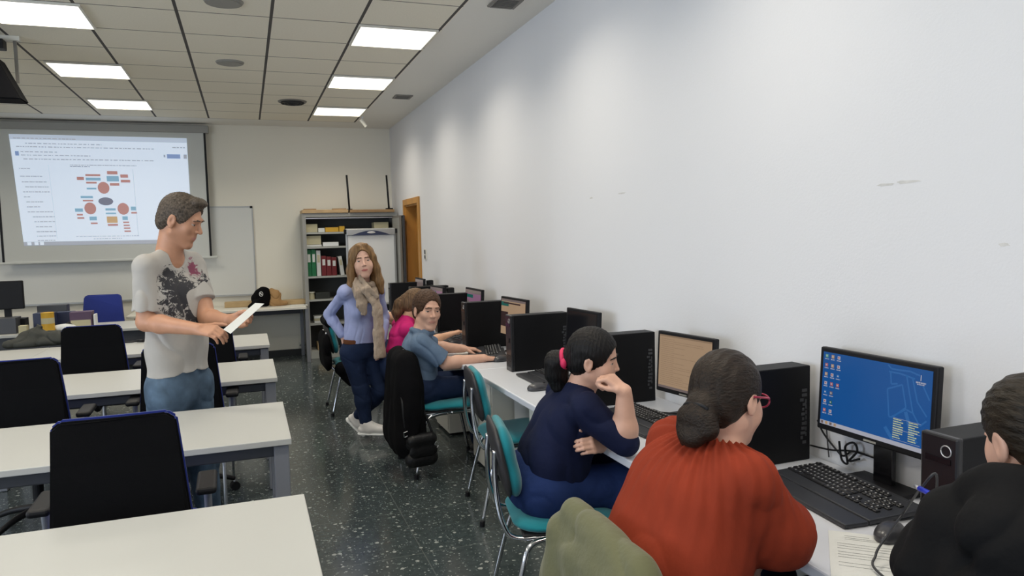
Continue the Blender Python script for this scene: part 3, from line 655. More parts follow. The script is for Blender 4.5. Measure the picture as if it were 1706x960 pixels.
def monitor(A, B, h, kind, label, tilt=.06, bez=.016, standx=None):
    """A and B: the two upper corners, left then right as seen from the room; screen faces the room"""
    A = Vector(A); B = Vector(B); mid = (A+B)/2; w_ = (B-A).length; ux = (B-A).normalized()
    ang = math.atan2(ux.y, ux.x)
    o = empty('desktop_monitor', (mid.x, mid.y, DTZ), ang, label, 'monitor')
    rot = Matrix.Rotation(-tilt, 3, 'X'); top = mid.z-DTZ
    def P(x, y, z): v = rot @ Vector((x, y, z)); return (v.x, v.y, v.z+top)
    q = MB(); q.box(P(0, .013, -h/2), (w_, .026, h), 'black', .005, rot); q.box(P(0, .035, -h/2), (w_*.6, .03, h*.6), 'black', .012, rot); q.build('casing', o)
    fn = lambda u, v, lift: Vector(P(-w_/2+bez+(w_-2*bez)*u, -.0012-lift, -bez-(h-2.3*bez)*v))
    q = MB()
    if kind == 'desktop':
        rect(q, fn, 0, 0, 1, 1, 's_blue', 0); rect(q, fn, 0, .945, 1, 1, 's_white', .0004)
        for k in range(4): rect(q, fn, .01+k*.045, .952, .035+k*.045, .99, ['s_grey', 's_or', 's_grey', 's_tan'][k], .0008)
        rows = [(0, ['s_green', 's_or', 's_white']), (1, ['s_red', 's_or', 's_white']), (2, ['s_or', 's_white', 's_lblue']), (3, ['s_white', 's_red', 's_red']), (4, ['s_lblue', 's_grey']), (5, ['s_white', 's_teal']), (6, ['s_red', 's_white'])]
        for r_, cs in rows:
            for c_, m_ in enumerate(cs):
                u = .025+c_*.062; v = .03+r_*.125; rect(q, fn, u, v, u+.028, v+.045, m_, .0004); rect(q, fn, u+.006, v+.012, u+.02, v+.03, 's_white' if m_ != 's_white' else 's_red', .0008)
                textline(q, fn, u-.006, v+.058, u+.036, .012, 's_white', .0004, 2)
        def stroke(pts, wd=.012, m_='s_lblue'):
            for (u0, v0), (u1, v1) in zip(pts, pts[1:]):
                d_ = Vector((u1-u0, (v1-v0)*.6)); n_ = Vector((-d_.y, d_.x)).normalized()*wd/2
                q.poly([fn(u0+n_.x, v0+n_.y/.6, .0004), fn(u1+n_.x, v1+n_.y/.6, .0004), fn(u1-n_.x, v1-n_.y/.6, .0004), fn(u0-n_.x, v0-n_.y/.6, .0004)], m_)
        stroke([(.63, .02), (.66, .06), (.72, .06), (.82, .05), (.9, .08)]); stroke([(.64, .10), (.74, .10), (.86, .13)]); stroke([(.655, .10), (.665, .25), (.72, .23)])
        stroke([(.635, .32), (.76, .23), (.80, .50), (.69, .66), (.66, .66), (.635, .32)]); stroke([(.79, .10), (.82, .30), (.86, .55), (.92, .68), (.97, .60)]); stroke([(.84, .12), (.89, .40), (.97, .55)])
        stroke([(.80, .55), (.86, .82), (.90, .90)], .03); stroke([(.63, .80), (.70, .93)], .03); stroke([(.93, .2), (.985, .35)], .012); stroke([(.68, .66), (.80, .52), (.87, .55)])
        rect(q, fn, .905, .07, .912, .14, 's_white', .0008); textline(q, fn, .87, .155, .95, .018, 's_white', .0008, 2); textline(q, fn, .88, .18, .94, .012, 's_white', .0008, 2)
        for c_ in range(2):
            for r_ in range(9): textline(q, fn, .70+c_*.13, .665+r_*.028, .70+c_*.13+random.uniform(.05, .10), .013, 's_yel', .0008, 3)
        rect(q, fn, .70, .655, .93, .659, 's_white', .0008); rect(q, fn, .70, .79, .93, .794, 's_white', .0008); rect(q, fn, .70, .92, .93, .924, 's_white', .0008)
    elif kind == 'tan':
        rect(q, fn, 0, 0, 1, 1, 's_tan', 0); rect(q, fn, 0, 0, 1, .03, 's_tan2', .0004); rect(q, fn, 0, .955, 1, 1, 's_grey', .0004)
        for r_ in range(24): textline(q, fn, .04, .07+r_*.036, random.choice((.3, .5, .85)), .008, 's_tan2', .0004, .9)
    elif kind == 'browser':
        rect(q, fn, 0, 0, 1, 1, 's_tan', 0); rect(q, fn, 0, .08, .32, .2, 's_teal', .0004); rect(q, fn, .1, .09, .8, .13, 's_dark', .0006); rect(q, fn, .0, .36, .3, .78, 's_dark', .0006); rect(q, fn, 0, 0, 1, .06, 's_grey', .0004)
    elif kind == 'pink':
        rect(q, fn, 0, 0, 1, 1, 's_pink', 0); rect(q, fn, 0, 0, 1, .12, 's_grey', .0004); rect(q, fn, 0, .15, .5, .26, 's_teal', .0004); rect(q, fn, 0, .35, .25, 1, 's_grey', .0004)
    elif kind == 'grey': rect(q, fn, 0, 0, 1, 1, 's_grey', 0)
    else: rect(q, fn, 0, 0, 1, 1, 'blackg', 0)
    q.build('screen', o)
    bh = top-h
    q = MB(); q.box((0, .05, (top-h*.45)/2), (.075, .022, top-h*.45), 'blackg', .004); q.build('stand_neck', o)
    q = MB(); q.box((0, .035, .008), (.25, .12, .014), 'black', .005); q.build('stand_base', o)
    q = MB(); q.box(P(0, -.001, -h+bez*.55), (.05, .002, .006), 'frame', 0, rot); q.build('maker_mark', o)
    return o
monitor((1.925, 2.085, 1.19), (1.935, 1.615, 1.19), .295, 'desktop', 'wide monitor showing a blue desktop with icons')
monitor((1.84, 3.055, 1.142), (1.895, 2.675, 1.142), .288, 'tan', 'monitor showing a tan page of text behind the woman in rust')
monitor((1.86, 4.17, 1.155), (1.89, 3.79, 1.155), .30, 'off', 'switched-off black monitor behind the woman in navy')
monitor((1.80, 5.25, 1.153), (1.84, 4.81, 1.153), .30, 'browser', 'monitor with orange and dark web page, right of the tower beyond the blue shirt')
monitor((1.85, 6.38, 1.151), (1.865, 5.94, 1.151), .30, 'pink', 'monitor with a pink window, third from the farthest')
p = at(723, 480, 7.35); monitor((1.72, 7.20, 1.13), (1.75, 6.80, 1.13), .29, 'pink', 'monitor with dim pink window just above the head of the man in blue')
monitor((1.81, 8.30, 1.15), (1.815, 7.90, 1.15), .29, 'grey', 'farthest monitor with a dim grey-pink screen below the door')
for k, (px, py, Y, l) in enumerate(((716, 473, 8.0, 'small black speaker right of the farthest monitor'), (750, 486, 7.0, 'small black speaker nearest the wall, right of the dim pink monitor'))):
    a = at(px, py, Y); q = MB(); q.box((0, 0, (a.z-DTZ)/2+.02), (.07, .07, .04+a.z-DTZ), 'black', .008); o = q.build('small_speaker', None, l, 'speaker'); o.location = (min(a.x, WX-.06), Y, DTZ+.001)
    s_ = MB(); s_.cyl((-.036, 0, a.z-DTZ-.02), (-.04, 0, a.z-DTZ-.02), .024, 'dgrey'); s_.build('cone', o)

def make_keyboard():
    o = empty('keyboard', (0, 0, 0)); Lk = .45; Dk = .155        # x = width, y = depth towards the screen
    rot = Matrix.Rotation(R(4), 3, 'X')
    q = MB(); q.box((0, 0, .017), (Lk+.012, Dk+.02, .016), 'keyb', .005, rot); q.prism([(-.12, .085, .012), (-.10, .105, .014), (.19, .105, .014), (.21, .085, .012)], (0, 0, .012), 'keyb'); q.build('case', o)
    q = MB(); q.box((0, -.125, .009), (Lk+.012, .075, .014), 'keyb', .005); q.build('palm_rest', o)
    k_ = MB(); lg = MB(); u = .0187
    def key(x, y, w_):
        z = .027+y*math.tan(R(4)); k_.box((x, y, z), (w_*u-.0028, u-.0028, .009), 'key', .0022, rot, 1); lg.box((x-.002, y+.002, z+.0049), (.0045, .0045, .0005), 'keyl', 0, rot)
    def row(y, ws, x0=-.222):
        x = x0
        for w_ in ws:
            if w_ > 0: key(x+w_*u/2, y, w_)
            x += abs(w_)*u
    row(.068, [1, -1, 1, 1, 1, 1, -.5, 1, 1, 1, 1, -.5, 1, 1, 1, 1, -.25, 1, 1, 1])
    rows = [[1]*13+[2], [1.5]+[1]*12+[1.5], [1.75]+[1]*11+[2.25], [2.25]+[1]*10+[2.75], [1.25, 1.25, 1.25, 6.25, 1.25, 1.25, 1.25, 1.25]]
    for r_, ws in enumerate(rows):
        y = .042-r_*u; row(y, ws)
        x = -.222+15.25*u
        if r_ < 2: row(y, [1, 1, 1], x)
        elif r_ == 3: row(y, [-1, 1], x)
        elif r_ == 4: row(y, [1, 1, 1], x)
        x = -.222+18.5*u
        row(y, [[1, 1, 1, 1], [1, 1, 1], [1, 1, 1, 1], [1, 1, 1], [2, 1, 1]][r_], x)
    k_.build('keys', o)
    props(o.children[-1], kind='stuff'); l_ = lg.build('key_legends', o); props(l_, kind='stuff')
    return o
kb = make_keyboard()
kbs = [((1.795, 1.845, DTZ), -PI/2-.10, 'black keyboard with palm rest in front of the blue desktop monitor'),
       ((1.70, 2.93, DTZ), -PI/2+.04, 'black keyboard in front of the tan screen, beside the woman in navy'),
       ((1.70, 4.00, DTZ), -PI/2, 'black keyboard mostly hidden behind the head of the woman in navy'),
       ((1.66, 5.12, DTZ), -PI/2-.28, 'black keyboard under the hands of the man in the blue shirt'),
       ((1.62, 6.08, DTZ), -PI/2, 'dark keyboard beneath the hand of the woman in pink')]
for i, (loc, rz, lb) in enumerate(kbs):
    o = kb if i == 0 else copy_tree(kb); o.location = loc; o.rotation_euler = (0, 0, rz); o.scale = (1.04, 1.12 if i == 0 else 1, 1); props(o, lb, 'keyboard', 'black keyboards')
def make_mouse():
    o = empty('computer_mouse', (0, 0, 0)); q = MB(); q.ell((0, 0, .012), (.038, .066, .032), 'mouse', seg=24)
    for v in q.bm.verts:
        if v.co.z < .001: v.co.z = .001
    q.build('shell', o); q = MB(); q.ell((0, .036, .037), (.003, .011, .006), 'black'); q.build('wheel', o)
    return o
ms = make_mouse()
for i, (loc, rz, lb) in enumerate((((1.665, 1.535, DTZ), -1.15, 'dark computer mouse beside the papers in front of the near keyboard'),
    ((1.505, 3.79, DTZ), -1.5, 'dark computer mouse alone on the desk left of the woman in navy'), ((1.63, 4.78, DTZ), -1.2, 'computer mouse under the right hand of the man in blue'), ((1.555, 5.72, DTZ), -1.4, 'computer mouse under the hand of the woman in pink'))):
    o = ms if i == 0 else copy_tree(ms); o.location = loc; o.rotation_euler = (0, 0, rz); props(o, lb, 'mouse', 'computer mice')

# papers on the near desk
def sheet(name, pts, label, lines, z=DTZ+.0015, cat='paper', m='paper'):
    c = sum((Vector(p) for p in pts), Vector((0, 0)))/4
    o = MB(); o.prism([(p[0]-c.x, p[1]-c.y, 0) for p in pts], (0, 0, .0008), m)
    o = o.build(name, None, label, cat); o.location = (c.x, c.y, z)
    P = [Vector(p)-c for p in pts]
    def fn(u, v, lift): q = P[0].lerp(P[1], u).lerp(P[3].lerp(P[2], u), v); return Vector((q.x, q.y, .0012+lift))
    q = MB()
    for (u0, u1, v) in lines: textline(q, fn, u0, v, u1, .007, 'ink', 0, 2.5)
    q.build('printed_text', o); return o
random.seed(3)
sheet('paper_sheet', [(1.545, 1.64), (1.70, 1.50), (1.475, 1.25), (1.32, 1.39)], 'left printed white sheet overhanging the desk edge next to the woman in rust', [(.2, .5, .08), (.2, .75, .12), (.2, .6, .15), (.1, .9, .25), (.1, .9, .30), (.1, .8, .35), (.1, .95, .42), (.1, .9, .47), (.1, .5, .52), (.1, .9, .62), (.1, .9, .68)])
sheet('paper_sheet', [(1.70, 1.53), (1.80, 1.44), (1.58, 1.17), (1.46, 1.29)], 'right printed white sheet partly under the grey mouse cable', [(.1, .6, .08), (.1, .8, .15), (.1, .7, .25), (.1, .9, .33), (.1, .8, .42), (.1, .9, .5)], z=DTZ+.003)
sheet('paper_sheet', [(1.56, 5.40), (1.72, 5.46), (1.78, 5.30), (1.60, 5.22)], 'white sheet on the desk behind the keyboard of the man in blue', [(.1, .8, .2), (.1, .7, .4)])
sheet('paper_sheet', [(1.42, 5.30), (1.55, 5.34), (1.62, 5.02), (1.46, 5.0)], 'white sheet under the left hand of the man in blue', [(.1, .8, .2), (.1, .7, .4)])
sheet('notebook', [(1.40, 6.35), (1.56, 6.40), (1.60, 6.10), (1.42, 6.05)], 'pale open notebook beside the forearm of the woman in pink', [(.1, .8, .2), (.1, .7, .4)], cat='notebook')

# cables
M['cable'] = mat('grey_cable', (.03, .031, .035), .45)
def cable(name, pts, r, label, m='cable', group=None):
    c = Vector(pts[0]); q = MB(); q.tube(pts, r, m, 8, 8); return q.build(name, None, label, 'cable', group, loc=tuple(c))
cable('usb_extension_cable', [(1.30, .93, .745), (1.40, 1.05, .746), atz(1468, 958, .75), atz(1459, 925, .775), atz(1478, 893, .80), atz(1505, 855, .82), at(1535, 813, 1.28), at(1560, 791, 1.235), (1.577, 1.32, .905)], .0032, 'long grey cable running from the near tower computer over the mouse and papers')
q = MB(); a = at(1532, 814, 1.27); b_ = at(1562, 829, 1.2); q.tube([a, b_], .0065, 'usb', 8, 0); q.tube([a, a+(a-b_)*.25], .0045, 'silver', 8, 0); q.build('blue_plug', None, 'bright blue cable plug in front of the near tower computer', 'plug', loc=tuple(a))
def wp(px, py, x=WX-.012): d_ = ray(px, py); t_ = x/d_.x; return (x, d_.y*t_, CAMZ+d_.z*t_)
cable('black_cable', [wp(1362, 700), wp(1372, 722), wp(1392, 748), wp(1405, 760), wp(1420, 752), wp(1440, 757)], .0035, 'black cable looping on the wall under the left of the blue desktop monitor', 'black')
cable('black_cable', [wp(1350, 742, WX-.02), wp(1385, 750, WX-.02), wp(1420, 752, WX-.02), wp(1456, 763, WX-.022)], .0035, 'black cable running level behind the stand of the blue desktop monitor', 'black')
cable('black_cable', [wp(1398, 735, WX-.028), wp(1402, 765, WX-.03), wp(1412, 772, WX-.03), wp(1408, 745, WX-.03), wp(1422, 738, WX-.03), wp(1428, 752, WX-.028), wp(1415, 768, WX-.028), wp(1432, 765, WX-.026)], .004, 'tangled black cable bundle under the centre of the blue desktop monitor', 'black')
cable('grey_cable', [wp(1377, 715), wp(1379, 740), wp(1381, 762)], .0025, 'thin grey cable hanging straight down the wall left of the monitor stand', 'cable')
cable('black_cable', [(1.98, 2.95, .79), (1.97, 2.88, .757), (1.93, 2.78, .755), (1.90, 2.90, .757), (1.82, 3.0, .755)], .0035, 'black cable on the desk below the tan screen', 'black')
q = MB(); q.box((0, 0, .05), (.02, .14, .10), 'paper', .004); o = q.build('power_socket_box', None, 'white socket box on the wall below the tan screen', 'socket'); o.location = (WX-.012, 2.86, .76)
for k in range(2): s_ = MB(); s_.cyl((-.011, -.035+.07*k, .05), (-.014, -.035+.07*k, .05), .02, 'frame'); s_.build('socket', o)
# ================================================================ SOFT THINGS: a small distance-field modeller
class Field:
    """union of tapered, flattened limbs blended together, meshed as one continuous surface"""
    def __init__(s, res=.0045): s.res = res; s.ops = []
    def cap(s, a, b, ra, rb=None, k=.015, flat=None, cuts=None, sub=False):
        s.ops.append(('cap', np.array(a, float), np.array(b, float), ra, ra if rb is None else rb, k, flat, cuts, sub)); return s
    def ell(s, c, rad, ax=None, k=.015, cuts=None, sub=False):
        s.ops.append(('ell', np.array(c, float), np.array(rad, float), np.eye(3) if ax is None else np.array([list(v) for v in ax], float), k, None, None, cuts, sub)); return s
    def cut(s, p, n): s.ops.append(('cut', np.array(p, float), np.array(n, float)/np.linalg.norm(n))); return s
    def chain(s, pts, rs, k=.01, flat=None, cuts=None):
        for i in range(len(pts)-1): s.cap(pts[i], pts[i+1], rs[i], rs[i+1], k, flat, cuts)
        return s
    def wave(s, fn, amp): s.ops.append(('wave', fn, amp)); return s
    def mesh(s, crop=None):
        lo = np.full(3, 1e9); hi = -lo
        for o in s.ops:
            if o[0] == 'cap' and not o[8]:
                r = max(o[3], o[4])+.012; lo = np.minimum(lo, np.minimum(o[1], o[2])-r); hi = np.maximum(hi, np.maximum(o[1], o[2])+r)
            elif o[0] == 'ell' and not o[8]:
                r = np.abs(o[3].T @ np.diag(o[2])).sum(1)+.012; lo = np.minimum(lo, o[1]-r); hi = np.maximum(hi, o[1]+r)
        n = np.ceil((hi-lo)/s.res).astype(int)+3
        ax = [lo[i]-s.res+np.arange(n[i])*s.res for i in range(3)]
        D = np.full(n, .05, np.float32)
        for o in s.ops:
            if o[0] == 'wave':
                G = np.meshgrid(*ax, indexing='ij', sparse=True); D += (o[1](*G)*o[2]).astype(np.float32)*(np.abs(D) < .045); continue
            if o[0] == 'cut':
                G = np.meshgrid(*ax, indexing='ij', sparse=True); d = sum((G[i]-o[1][i])*o[2][i] for i in range(3)); D = np.maximum(D, d.astype(np.float32)); continue
            k = o[5] if o[0] == 'cap' else o[4]; m = k+.02
            if o[0] == 'cap': r = max(o[3], o[4])+m; l_ = np.minimum(o[1], o[2])-r; h_ = np.maximum(o[1], o[2])+r
            else: r = np.abs(o[3].T @ np.diag(o[2])).sum(1)+m; l_ = o[1]-r; h_ = o[1]+r
            i0 = [max(0, int((l_[i]-ax[i][0])/s.res)) for i in range(3)]; i1 = [min(n[i], int((h_[i]-ax[i][0])/s.res)+2) for i in range(3)]
            if any(a >= b_ for a, b_ in zip(i0, i1)): continue
            sl = tuple(slice(a, b_) for a, b_ in zip(i0, i1))
            G = np.meshgrid(*[ax[i][sl[i]].astype(np.float32) for i in range(3)], indexing='ij', sparse=True)
            if o[0] == 'cap':
                a, b_ = o[1], o[2]; ba = b_-a; L2 = max(float(ba@ba), 1e-9); P = [G[i]-a[i] for i in range(3)]
                t = np.clip((P[0]*ba[0]+P[1]*ba[1]+P[2]*ba[2])/L2, 0, 1)
                Q = [P[i]-t*ba[i] for i in range(3)]
                sc = 1.0
                if o[6] is not None:
                    fn, fs = o[6]; fn = np.array(fn, float); fn = fn/np.linalg.norm(fn); dn = Q[0]*fn[0]+Q[1]*fn[1]+Q[2]*fn[2]; g = 1/fs-1
                    Q = [Q[i]+g*dn*fn[i] for i in range(3)]; sc = min(1, fs)**.5
                d = (np.sqrt(Q[0]**2+Q[1]**2+Q[2]**2)-(o[3]+(o[4]-o[3])*t))*sc
            else:
                P = [G[i]-o[1][i] for i in range(3)]; U_ = [P[0]*o[3][j][0]+P[1]*o[3][j][1]+P[2]*o[3][j][2] for j in range(3)]
                k0 = np.sqrt(sum((U_[j]/o[2][j])**2 for j in range(3))); k1 = np.sqrt(sum((U_[j]/o[2][j]**2)**2 for j in range(3)))+1e-6
                d = k0*(k0-1)/k1
            if o[7]:
                for (p, nn) in o[7]:
                    nn = np.array(nn, float); nn = nn/np.linalg.norm(nn); d = np.maximum(d, (G[0]-p[0])*nn[0]+(G[1]-p[1])*nn[1]+(G[2]-p[2])*nn[2])
            A = D[sl]
            if o[8]: B_ = -d; h = np.maximum(k-np.abs(A-B_), 0)/k; D[sl] = np.maximum(A, B_)+h*h*k*.25
            else: h = np.maximum(k-np.abs(A-d), 0)/k; D[sl] = np.minimum(A, d)-h*h*k*.25
        D[0] = D[-1] = .05; D[:, 0] = D[:, -1] = .05; D[:, :, 0] = D[:, :, -1] = .05
        # surface nets
        S = D < 0; c = S[:-1, :-1, :-1].astype(np.int8)
        cnt = np.zeros(tuple(x-1 for x in n), np.int8)
        for dx in (0, 1):
            for dy in (0, 1):
                for dz in (0, 1): cnt += S[dx:n[0]-1+dx, dy:n[1]-1+dy, dz:n[2]-1+dz]
        act = np.nonzero((cnt > 0) & (cnt < 8)); idx = np.full(cnt.shape, -1, np.int32); idx[act] = np.arange(len(act[0]))
        acc = np.zeros((len(act[0]), 3)); w = np.zeros(len(act[0]))
        I = np.stack(act, 1)
        for e0 in [(a, b_, c_) for a in (0, 1) for b_ in (0, 1) for c_ in (0, 1)]:
            for d_ in range(3):
                if e0[d_]: continue
                e1 = list(e0); e1[d_] = 1
                v0 = D[I[:, 0]+e0[0], I[:, 1]+e0[1], I[:, 2]+e0[2]]; v1 = D[I[:, 0]+e1[0], I[:, 1]+e1[1], I[:, 2]+e1[2]]
                x = (v0 < 0) != (v1 < 0); t = np.where(x, v0/np.where(x, v0-v1, 1), 0)
                p = np.array(e0, float)[None]+np.zeros((len(t), 3)); p[:, d_] += t; acc += p*x[:, None]; w += x
        V = (I+acc/w[:, None])*s.res+np.array([ax[i][0] for i in range(3)])
        F = []
        for d_ in range(3):
            a, b_ = [(1, 2), (2, 0), (0, 1)][d_]
            sl0 = [slice(1, n[i]-1) for i in range(3)]; sl1 = list(sl0); sl0[d_] = slice(0, n[d_]-1); sl1[d_] = slice(1, n[d_])
            s0 = S[tuple(sl0)]; s1 = S[tuple(sl1)]; q = np.nonzero(s0 != s1); fl = s0[q]
            P = np.stack(q, 1); off = np.ones(3, int); off[d_] = 0; P = P+off
            def g(da, db):
                R_ = P.copy(); R_[:, a] -= da; R_[:, b_] -= db; return idx[R_[:, 0], R_[:, 1], R_[:, 2]]
            Q = np.stack([g(1, 1), g(0, 1), g(0, 0), g(1, 0)], 1); Q[~fl] = Q[~fl][:, ::-1]; F.append(Q)
        return V, np.concatenate(F)
    def build(s, name, mats, parent=None, origin=None, pick=None, smooth=0):
        V, Fc = s.mesh(); O_ = np.array(origin if origin is not None else (parent.location if parent else (0, 0, 0)), float)
        me = bpy.data.meshes.new(name); me.vertices.add(len(V)); me.vertices.foreach_set('co', (V-O_).astype(np.float32).ravel())
        me.loops.add(len(Fc)*4); me.loops.foreach_set('vertex_index', Fc.astype(np.int32).ravel())
        me.polygons.add(len(Fc)); me.polygons.foreach_set('loop_start', np.arange(len(Fc), dtype=np.int32)*4)
        me.polygons.foreach_set('use_smooth', np.ones(len(Fc), bool))
        for m in mats: me.materials.append(M[m])
        if pick is not None: me.polygons.foreach_set('material_index', pick(V[Fc].mean(1)).astype(np.int32))
        me.update(calc_edges=True); me.validate()
        o = bpy.data.objects.new(name, me); COL.objects.link(o)
        if smooth:
            sm = o.modifiers.new('smooth', 'SMOOTH'); sm.iterations = smooth; sm.factor = .5
        if parent: o.parent = parent
        else: o.location = O_
        return o

def folds(sc, st=(1, 1, .5), seed=0, sharp=1.0):
    rg = np.random.RandomState(seed); K = rg.normal(size=(7, 3)); K /= np.linalg.norm(K, axis=1)[:, None]; K *= (sc*rg.uniform(.6, 1.7, 7))[:, None]*np.array(st); ph = rg.uniform(0, 6.3, 7)
    def fn(x, y, z):
        w1 = np.sin(x*sc*.45+y*sc*.3+ph[0])*1.3; w2 = np.sin(z*sc*.35-y*sc*.4+ph[1])*1.3
        n = sum(np.sin(K[i][0]*x+K[i][1]*y+K[i][2]*z+ph[i]+(w1 if i % 2 else w2)) for i in range(7))/2.6
        return np.clip(1-np.abs(n)*1.6, 0, 1)**1.5*sharp+n*.35
    return fn
def vn(v): v = np.array(v, float); return v/np.linalg.norm(v)
def yawdir(deg, pitch=0):               # 0 = down the room, 90 = towards the right wall
    a, p = R(deg), R(pitch); return np.array([math.sin(a)*math.cos(p), math.cos(a)*math.cos(p), math.sin(p)])
class Head:
    def __init__(s, c, yaw, pitch=0, roll=0, sc=1.0):
        s.c = np.array(c, float); s.f = yawdir(yaw, pitch); r = vn(np.cross(s.f, (0, 0, 1))); u = np.cross(r, s.f)
        a = R(roll); s.r = r*math.cos(a)+u*math.sin(a); s.u = u*math.cos(a)-r*math.sin(a); s.sc = sc
    def __call__(s, x, y, z): return s.c+(s.r*x+s.f*y+s.u*z)*s.sc
    def ax(s): return (s.r, s.f, s.u)
    def loc(s, P): d = P-s.c; return np.stack([d@s.r, d@s.f, d@s.u], 1)/s.sc
def head_prims(F, H, neck, male=False, nr=.055):
    S = H.sc; e = lambda c, r, k=.012, sub=False: F.ell(H(*c), np.array(r)*S, H.ax(), k, None, sub)
    c = lambda a, b_, ra, rb, k=.010: F.cap(H(*a), H(*b_), ra*S, rb*S, k)
    e((0, -.012, .028), (.074, .095, .090)); e((0, .022, -.030), (.060, .066, .082), .02)
    w = .052 if male else .045
    c((w, .002, -.058), (.014, .060, -.100), .020, .019, .02); c((-w, .002, -.058), (-.014, .060, -.100), .020, .019, .02)
    e((0, .066, -.102), (.020, .016, .014 if not male else .018), .015)
    if male: e((.036, .058, -.022), (.024, .022, .024), .02); e((-.036, .058, -.022), (.024, .022, .024), .02)
    else: e((.032, .056, -.036), (.029, .027, .036), .025); e((-.032, .056, -.036), (.029, .027, .036), .025); e((0, .062, -.07), (.035, .022, .035), .02)
    c((-.034, .078, .024), (.034, .078, .024), .011 if male else .004, .011 if male else .004, .014)
    e((.031, .098, .004), (.018, .020 if male else .0165, .0095), .012, True); e((-.031, .098, .004), (.018, .020 if male else .0165, .0095), .012, True)
    for s_ in (-1, 1): c((s_*.020, .0835, .0090), (s_*.043, .077, .0075), .0034, .0034, .004); c((s_*.021, .083, -.0035), (s_*.042, .077, -.0035), .0028, .0028, .004)
    nz_ = 1.0 if male else .78
    c((0, .082, .014), (0, .086+.018*nz_, -.026), .007*nz_, .0105*nz_, .010); e((.011*nz_, .090, -.030), (.008*nz_, .009, .007*nz_), .006); e((-.011*nz_, .090, -.030), (.008*nz_, .009, .007*nz_), .006)
    e((0, .072, -.062), (.026, .014, .020), .018)
    ly = .0835 if male else .0865
    c((-.017, ly-.002, -.057), (0, ly, -.0585), .003, .0036, .006); c((.017, ly-.002, -.057), (0, ly, -.0585), .003, .0036, .006); c((-.013, ly-.001, -.066), (.013, ly-.001, -.066), .0040, .0040, .006)
    for s_ in (-1, 1):
        e((s_*.077, -.006, -.006), (.008, .019, .031), .006); e((s_*.087, -.002, -.004), (.008, .010, .018), .005, True); e((s_*.076, -.002, -.032), (.007, .009, .010), .006)
    F.cap(H(0, -.030, -.05), neck, nr*S, nr*1.12*S, .03); F.cap(H(0, -.01, -.07), np.array(neck)+H.f*.0, nr*.85*S, nr*S, .03)
def lips_pick(H):
    def pick(P):
        L_ = H.loc(P); return ((((L_[:, 0]/.023)**2+((L_[:, 2]+.0625)/.0085)**2) < 1) & (L_[:, 1] > .064)).astype(int)
    return pick
def eyes(H, parent, iris='iris', male=False):
    by_ = .0055 if male else 0
    for s_ in (-1, 1):
        q = MB(); O_ = Vector(parent.location); c = Vector(H(s_*.031, .0700, .0025)); f = Vector(H.f); S = H.sc
        q.ell(c-O_, (.0125*S,)*3, 'eyewhite', seg=16); q.ell(c+f*.0058*S-O_, (.0078*S,)*3, iris, seg=14); o = q.build('eye', parent)
        F = Field(.0025); F.cap(H(s_*.013, .0875+by_, .0245), H(s_*.033, .0850+by_, .0262), .0034*S, .0030*S, .004); F.cap(H(s_*.033, .085+by_, .0262), H(s_*.048, .0725+by_, .020), .0030*S, .0022*S, .004); o.parent = parent
        yield F
def hand_prims(F, wr, d, n, side, curl=(20, 25, 15), S=1.0, tc=25, spread=.0, fr=1.0, tdir=None):
    """wr wrist, d towards the fingers, n out of the back of the hand, side +1 left hand / -1 right hand"""
    wr = np.array(wr, float); d = vn(d); n = np.array(n, float); n = vn(n-d*(n@d)); t = np.cross(d, n)*side
    kn = [wr+(d*.083*S)+t*x*S for x in (.027, .009, -.009, -.026)]; kn[0] -= d*.002; kn[3] -= d*.008
    for k in range(4): F.cap(wr+t*(.016, .005, -.006, -.016)[k]*S, kn[k], .0145*S, .0112*S, .012)
    cs = curl if isinstance(curl, list) else [curl]*4
    for k in range(4):
        Ls = ((.040, .025, .019), (.044, .028, .020), (.041, .026, .020), (.032, .020, .017))[k]; rs = (.0094, .0084, .0078, .0066) if k < 3 else (.0084, .0075, .0068, .006)
        a = 0; p = kn[k]; dd = vn(d+t*spread*(1.2, .3, -.5, -1.3)[k])
        for j in range(3):
            a += R(cs[k][j]); q = p+(dd*math.cos(a)-n*math.sin(a))*Ls[j]*S; F.cap(p, q, rs[j]*S*fr, rs[j+1]*S*fr, .0035); p = q
    b0 = wr+d*.022*S+t*.024*S; td = vn(d*.62+t*.66-n*.35) if tdir is None else vn(tdir); p = b0
    F.cap(wr+t*.010*S, p, .014*S, .014*S, .012)
    ang = 0
    for L_, r0, r1 in ((.040, .0135, .0105), (.030, .0100, .0090), (.024, .0090, .0072)):
        q = p+td*L_*S; F.cap(p, q, r0*S, r1*S, .006); p = q; td = vn(td*math.cos(R(tc))+(d*.75-t*.6-n*.15)*math.sin(R(tc)))
